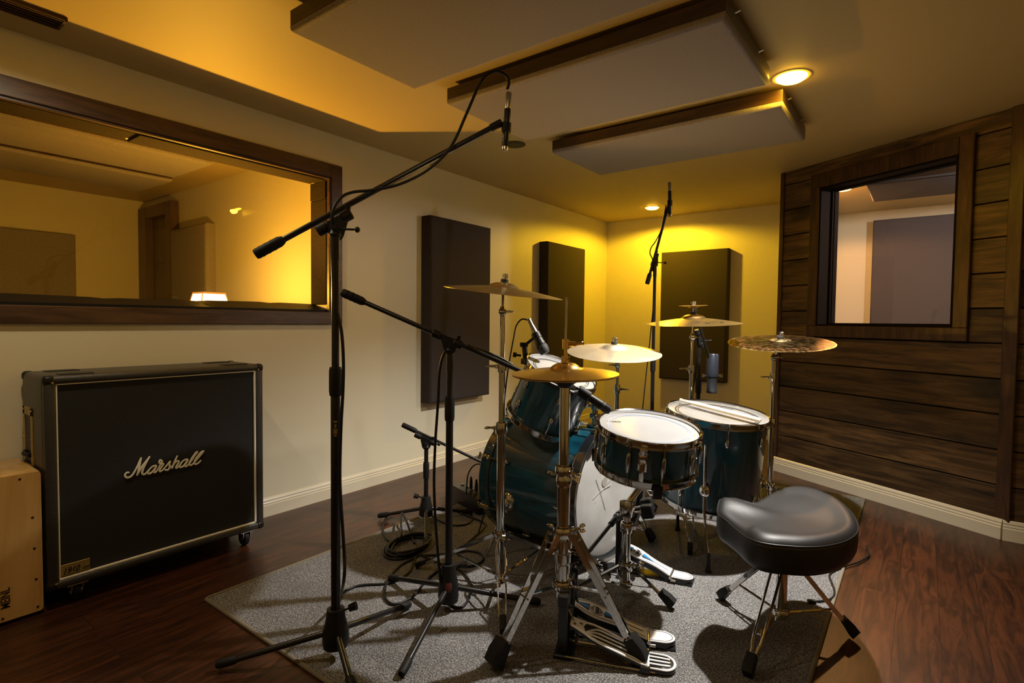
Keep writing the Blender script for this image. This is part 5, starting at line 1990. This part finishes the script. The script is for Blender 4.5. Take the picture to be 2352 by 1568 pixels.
# tall overhead stand nearest the camera
sa, _d = mic_stand('tall black boom stand nearest the camera with its boom rising toward the ceiling', (-1.401, .984), .048, (.040, .115), .885, 1.285,
          [(-1.632, .738), (-1.446, 1.325), (-1.205, .905)], (-1.418, 1.005, 1.336), (-1.622, .858, 1.232), (-1.135, 1.418, 1.683), .0138, .0110, knob=(.7, .6, .35), arm_r=.0095, grip=.095)
b = BM()
d_ = V((1.35, -1.0, 0)).normalized()
for k_, (z, w_, h_) in enumerate(((.735, .010, .006), (.722, .006, .012), (.706, .011, .014), (.694, .007, .006))):
    M_ = frame((-1.401 + d_.x * .0132, .984 + d_.y * .0132, z), d_, (0, 0, 1))
    box(b, (-h_ / 2, -w_ / 2, -.002), (h_ / 2, w_ / 2, .0012), M=M_)
obj('worn_sticker', b, GOLDP, sa)['label'] = 'worn gold sticker'
mic_stand('black boom stand with a red hub mark, reaching under the hi hat', (-1.327, 1.400), .040, (.037, .135), .760, .930,
          [(-1.084, 1.626), (-1.172, 1.042), (-1.661, 1.417)], (-1.327, 1.400, .970), (-1.597, 1.148, 1.132), (-1.010, 1.690, .785), .0130, .0105, red=True, knob=(.5, .6, .1), arm_r=.0085, grip=.085)
mic_stand('short black boom stand in front of the kick drum by the window wall', (-2.019, 1.959), .035, (.036, .10), .30, .385,
          [(-2.238, 1.830), (-1.898, 2.180), (-1.770, 1.718)], (-2.020, 1.965, .425), (-2.135, 1.900, .500), (-1.700, 2.215, .255), .0115, .0095, knob=(-.8, -.5, .2), arm_r=.0075, grip=.085)
mic_stand('black boom stand in the far corner holding the upright overhead microphone', (-1.378, 3.330), .045, (.040, .12), .80, 1.40,
          [(-1.60, 3.10), (-1.10, 3.22), (-1.40, 3.66)], (-1.385, 3.345, 1.435), (-1.418, 3.305, 1.285), (-1.322, 3.384, 1.765), .0120, .0100, knob=(.6, -.6, .4), arm_r=.0080, grip=.07)
mic_stand('short black boom stand behind the floor tom carrying the grey cylinder microphone', (-1.054, 3.231), .045, (.040, .11), .70, .917,
          [(-1.25, 3.12), (-.86, 3.38), (-1.12, 3.44)], (-1.049, 3.226, 0.938), (-1.076, 3.157, 1.158), (-0.995, 3.298, 0.772), .0128, .0107, knob=(.5, .6, .3), arm_r=.0080, grip=.065)


# ------------------------------------------------------------------ microphones
def pencil_mic(label, tail, tip):
    a, c = V(tail), V(tip)
    d = c - a
    L_ = d.length
    t = thing('microphone', label, 'microphone', c, 'drum microphones')
    M = frame(a, d)
    b = BM()
    lathe(b, [(0, .055), (.0105, .055), (.0112, .060), (.0112, L_ - .012), (.0105, L_ - .010), (0, L_ - .010)], 20, M)
    for z in (.70, .75, .80):
        lathe(b, [(.0108, L_ * z), (.0116, L_ * z + .001), (.0116, L_ * z + .003), (.0108, L_ * z + .004)], 20, M)
    obj('mic_body', b, BLACKM, t)
    b = BM()
    lathe(b, [(.0112, L_ - .012), (.0112, L_ - .002), (.009, L_), (0, L_)], 20, M)
    obj('capsule_rim', b, SILVER, t)
    b = BM()
    lathe(b, [(0, 0), (.0085, .001), (.0098, .006), (.0098, .05), (.0085, .056), (0, .056)], 18, M)
    obj('cable_plug', b, SILVER, t)
    b = BM()
    lathe(b, [(.0115, L_ * .52), (.0155, L_ * .53), (.0155, L_ * .68), (.0115, L_ * .69)], 18, M)
    obj('mic_clip', b, RUBBER, t)
    return t


pencil_mic('slim black pencil microphone at the tip of the tall near boom, pointing down', (-1.112, 1.444, 1.789), (-1.117, 1.431, 1.598))
pencil_mic('slim black pencil microphone high above the floor tom in the far corner', (-1.318, 3.391, 1.930), (-1.309, 3.390, 1.713))


def stick_mic(label, tail, tip, silver=False):
    a, c = V(tail), V(tip)
    d = c - a
    L_ = d.length
    t = thing('microphone', label, 'microphone', c, 'drum microphones')
    M = frame(a, d)
    if silver:
        b = BM()
        lathe(b, [(0, .035), (.0105, .035), (.0125, .06), (.0145, L_ * .55), (.0150, L_ * .62)], 22, M)
        obj('mic_handle', b, SILVER, t)
        b = BM()
        lathe(b, [(.0150, L_ * .52), (.019, L_ * .60), (.0215, L_ * .72), (.0225, L_ * .76), (.021, L_ * .78)], 22, M)
        obj('mic_collar', b, BLACKP, t)
        b = BM()
        lathe(b, [(.0225, L_ * .77), (.0245, L_ * .80), (.0245, L_ * .93), (.019, L_), (0, L_)], 22, M)
        obj('mic_grille', b, DARKMESH, t)
        b = BM()
        lathe(b, [(0, 0), (.0075, .001), (.0095, .006), (.0095, .036), (0, .037)], 18, M)
        obj('cable_plug', b, SILVER, t)
    else:
        b = BM()
        lathe(b, [(0, .03), (.0105, .03), (.0122, .05), (.0150, L_ * .62), (.0158, L_ * .74), (.0158, L_ * .78), (.0135, L_ * .785)], 22, M)
        obj('mic_body', b, BLACKP, t)
        b = BM()
        lathe(b, [(.0150, L_ * .785), (.0165, L_ * .79), (.0165, L_ * .84), (.0155, L_ * .845), (.0155, L_ * .97), (.013, L_), (0, L_)], 22, M)
        for k in range(14):
            Q = M @ Matrix.Rotation(2 * PI * k / 14, 4, 'Z')
            box(b, (.0150, -.0012, L_ * .85), (.0168, .0012, L_ * .965), M=Q)
        obj('mic_grille', b, DARKMESH, t)
        b = BM()
        lathe(b, [(0, 0), (.0075, .001), (.0098, .006), (.0098, .031), (0, .032)], 18, M)
        obj('cable_plug', b, SILVER, t)
    return t, M, L_


t, M, L_ = stick_mic('black dynamic microphone angled down at the snare from under the hi hat', (-1.030, 1.715, .815), (-.905, 1.800, .716))
b = BM()
lathe(b, [(.0135, L_ * .22), (.0185, L_ * .23), (.0195, L_ * .48), (.0150, L_ * .50)], 20, M)
rod(b, M @ V((0, 0, L_ * .3)), (-1.008, 1.692, .784), .0085)
obj('mic_clip', b, RUBBER, t)
t, M, L_ = stick_mic('silver handled microphone clipped over the rack tom head', (-1.398, 1.974, 1.052), (-1.318, 1.992, .900), True)
b = BM()
lathe(b, [(.0145, L_ * .40), (.0190, L_ * .41), (.0200, L_ * .56), (.0165, L_ * .58)], 20, M)
q0 = M @ V((0, 0, L_ * .5))
q1 = V((-1.412, 1.962, .930))
bar(b, q0, q1, .016, .012, (0, 0, 1), .002)
rod(b, q1 + V((-.012, -.012, .006)), q1 + V((.012, .012, .006)), .010)
bar(b, q1 + V((.0, 0, .01)), V((-1.400, 1.962, .868)), .022, .016, (1, 0, 0), .003)
box(b, (-.020, -.014, -.012), (.020, .014, .014), .004, 2, M=Matrix.Translation((-1.400, 1.962, .862)))
rod(b, (-1.418, 1.950, .888), (-1.438, 1.938, .890), .005)
rod(b, (-1.436, 1.939, .890), (-1.448, 1.931, .892), .011)
obj('rim_clip', b, BLACKP, t)

# large cylinder microphone over the floor tom
t = thing('microphone', 'blue grey cylinder microphone hanging in a yoke above the floor tom', 'microphone', (-0.995, 3.291, 0.628), 'drum microphones')
M = frame((-0.994, 3.298, 0.86), V((-0.995, 3.291, 0.628)) - V((-0.994, 3.298, 0.86))) @ Matrix.Scale(1.07, 4)
b = BM()
lathe(b, [(0, 0), (.028, .001), (.031, .006), (.033, .10), (.0335, .118), (.031, .128), (.027, .130)], 28, M)
obj('mic_body', b, GUNM, t)
b = BM()
lathe(b, [(.0285, .118), (.0285, .128), (.0265, .134), (.0265, .205), (.0275, .207), (.0275, .214), (.0255, .219), (0, .219)], 28, M)
obj('mic_grille', b, mat('gun metal grille', (.06, .068, .085), .35, .7), t)
b = BM()
pc = M @ V((0, 0, .122))
rt = V((.83, .55, 0)).normalized()
for s in (-1, 1):
    rod(b, pc + rt * s * .030, pc + rt * s * .052, .0045)
    rod(b, pc + rt * s * .046, pc + rt * s * .060, .0105, n=12)
obj('yoke_knob', b, CHROME, t)
b = BM()
bk = V((-.55, .83, 0))
tube(b, smooth_path([pc - rt * .042, pc - rt * .040 + bk * .030, pc + bk * .045, pc + rt * .040 + bk * .030, pc + rt * .042], 4), .0045, 8)
rod(b, pc + bk * .045, (-0.997, 3.3, 0.772), .006)
obj('yoke', b, BLACKM, t)


# ------------------------------------------------------------------ cables
def cable(label, pts, r=.0048, sub=5, name='cable', closed=False, group='black audio cables', plug=None):
    b = BM()
    tube(b, [(p.x, p.y, max(p.z, .0064 + r)) for p in smooth_path(pts, sub, closed)], r, 8, closed=closed)
    o = obj(name, b, CABLE, ang=80)
    tag(o, label, 'cable', group)
    if plug:
        p, q = V(plug[0]), V(plug[1])
        b = BM()
        tube(b, [p, p + (q - p) * .1, p + (q - p) * .9, q], [.006, .009, .009, .008], 14)
        obj('plug', b, BLACKP, o)
    return o


cable('black cable arching from the near overhead microphone down its stand to the rug', CABLE_OVERHEAD)
cable('black cable hanging along the stand with the red mark and looping round its hub', CABLE_SNARE)
cable('black cable lying in an oval loop between the two nearest tripods', CABLE_RING, closed=True)
cable('thick coil of black cable on the rug corner by the short stand', CABLE_COIL, .0056, 3, 'cable_coil')
cable('loose black cable bight over the foot of the short stand beside the coil', CABLE_LOOSE, .0050)
cable('black cable trailing between the short stand and the kick drum', CABLE_LOOP_KICK, .0042)
cable('black cable running out from under the connection box', CABLE_BOX_FRONT)
cable('black cable dropping from the rack tom microphone past the kick drum', CABLE_TOM, .0036)
cable('black cable bending down from the short boom to the connection box', CABLE_KICK_MIC, .0038)
cable('black cable following the far corner stand down from its microphone', CABLE_STAND_D, .0036)
_e = [tuple((V(p) - V((0, 0, 1.04))) * 1.065 + V((0, 0, 1.04))) for p in CABLE_STAND_E]
cable('black cable hanging behind the stacked cymbal stand', [(-1.05, 3.222, .93)] + _e[1:] + [(_e[-1][0], _e[-1][1] + .02, .25), (_e[-1][0] - .02, _e[-1][1] + .05, .02), (_e[-1][0] - .15, _e[-1][1] + .12, .01)], .0036)
cable('short black cable with a plug on the rug behind the drum stool', CABLE_THRONE, .0040, plug=PLUG)

# connection box with plugs
t = thing('connection_box', 'black cable connection box on the floor beside the front of the kick drum', 'stage box', (-1.985, 2.312, .0066))
bx = frame((-1.985, 2.312, .0066), (0, 0, 1), (.34, -.12, 0))
b = BM()
prism(b, [(-.075, 0), (.075, 0), (.075, .035), (.03, .085), (-.075, .085)], -.16, .16, bx @ Matrix(((0, 0, 1, 0), (1, 0, 0, 0), (0, 1, 0, 0), (0, 0, 0, 1))), .003)
obj('box_body', b, BLACKM, t)
for k in range(5):
    b = BM()
    p = bx @ V((-.12 + .055 * k, -.02, .085))
    rod(b, p, p + V((0, 0, .004)), .012, n=14)
    s = obj('socket', b, STEEL, t)
for k, (m_, dx) in enumerate(((RED, .095), (BLACKP, .040), (BLACKP, -.02))):
    b = BM()
    p = bx @ V((dx, -.02, .086))
    tube(b, [p, p + V((0, 0, .035)), p + V((.0, .0, .055)), p + V((0, 0, .07))], [.009, .009, .0075, .0045], 12)
    s = obj('cable_plug', b, m_, t)
    if m_ is RED:
        s['label'] = 'red plug'
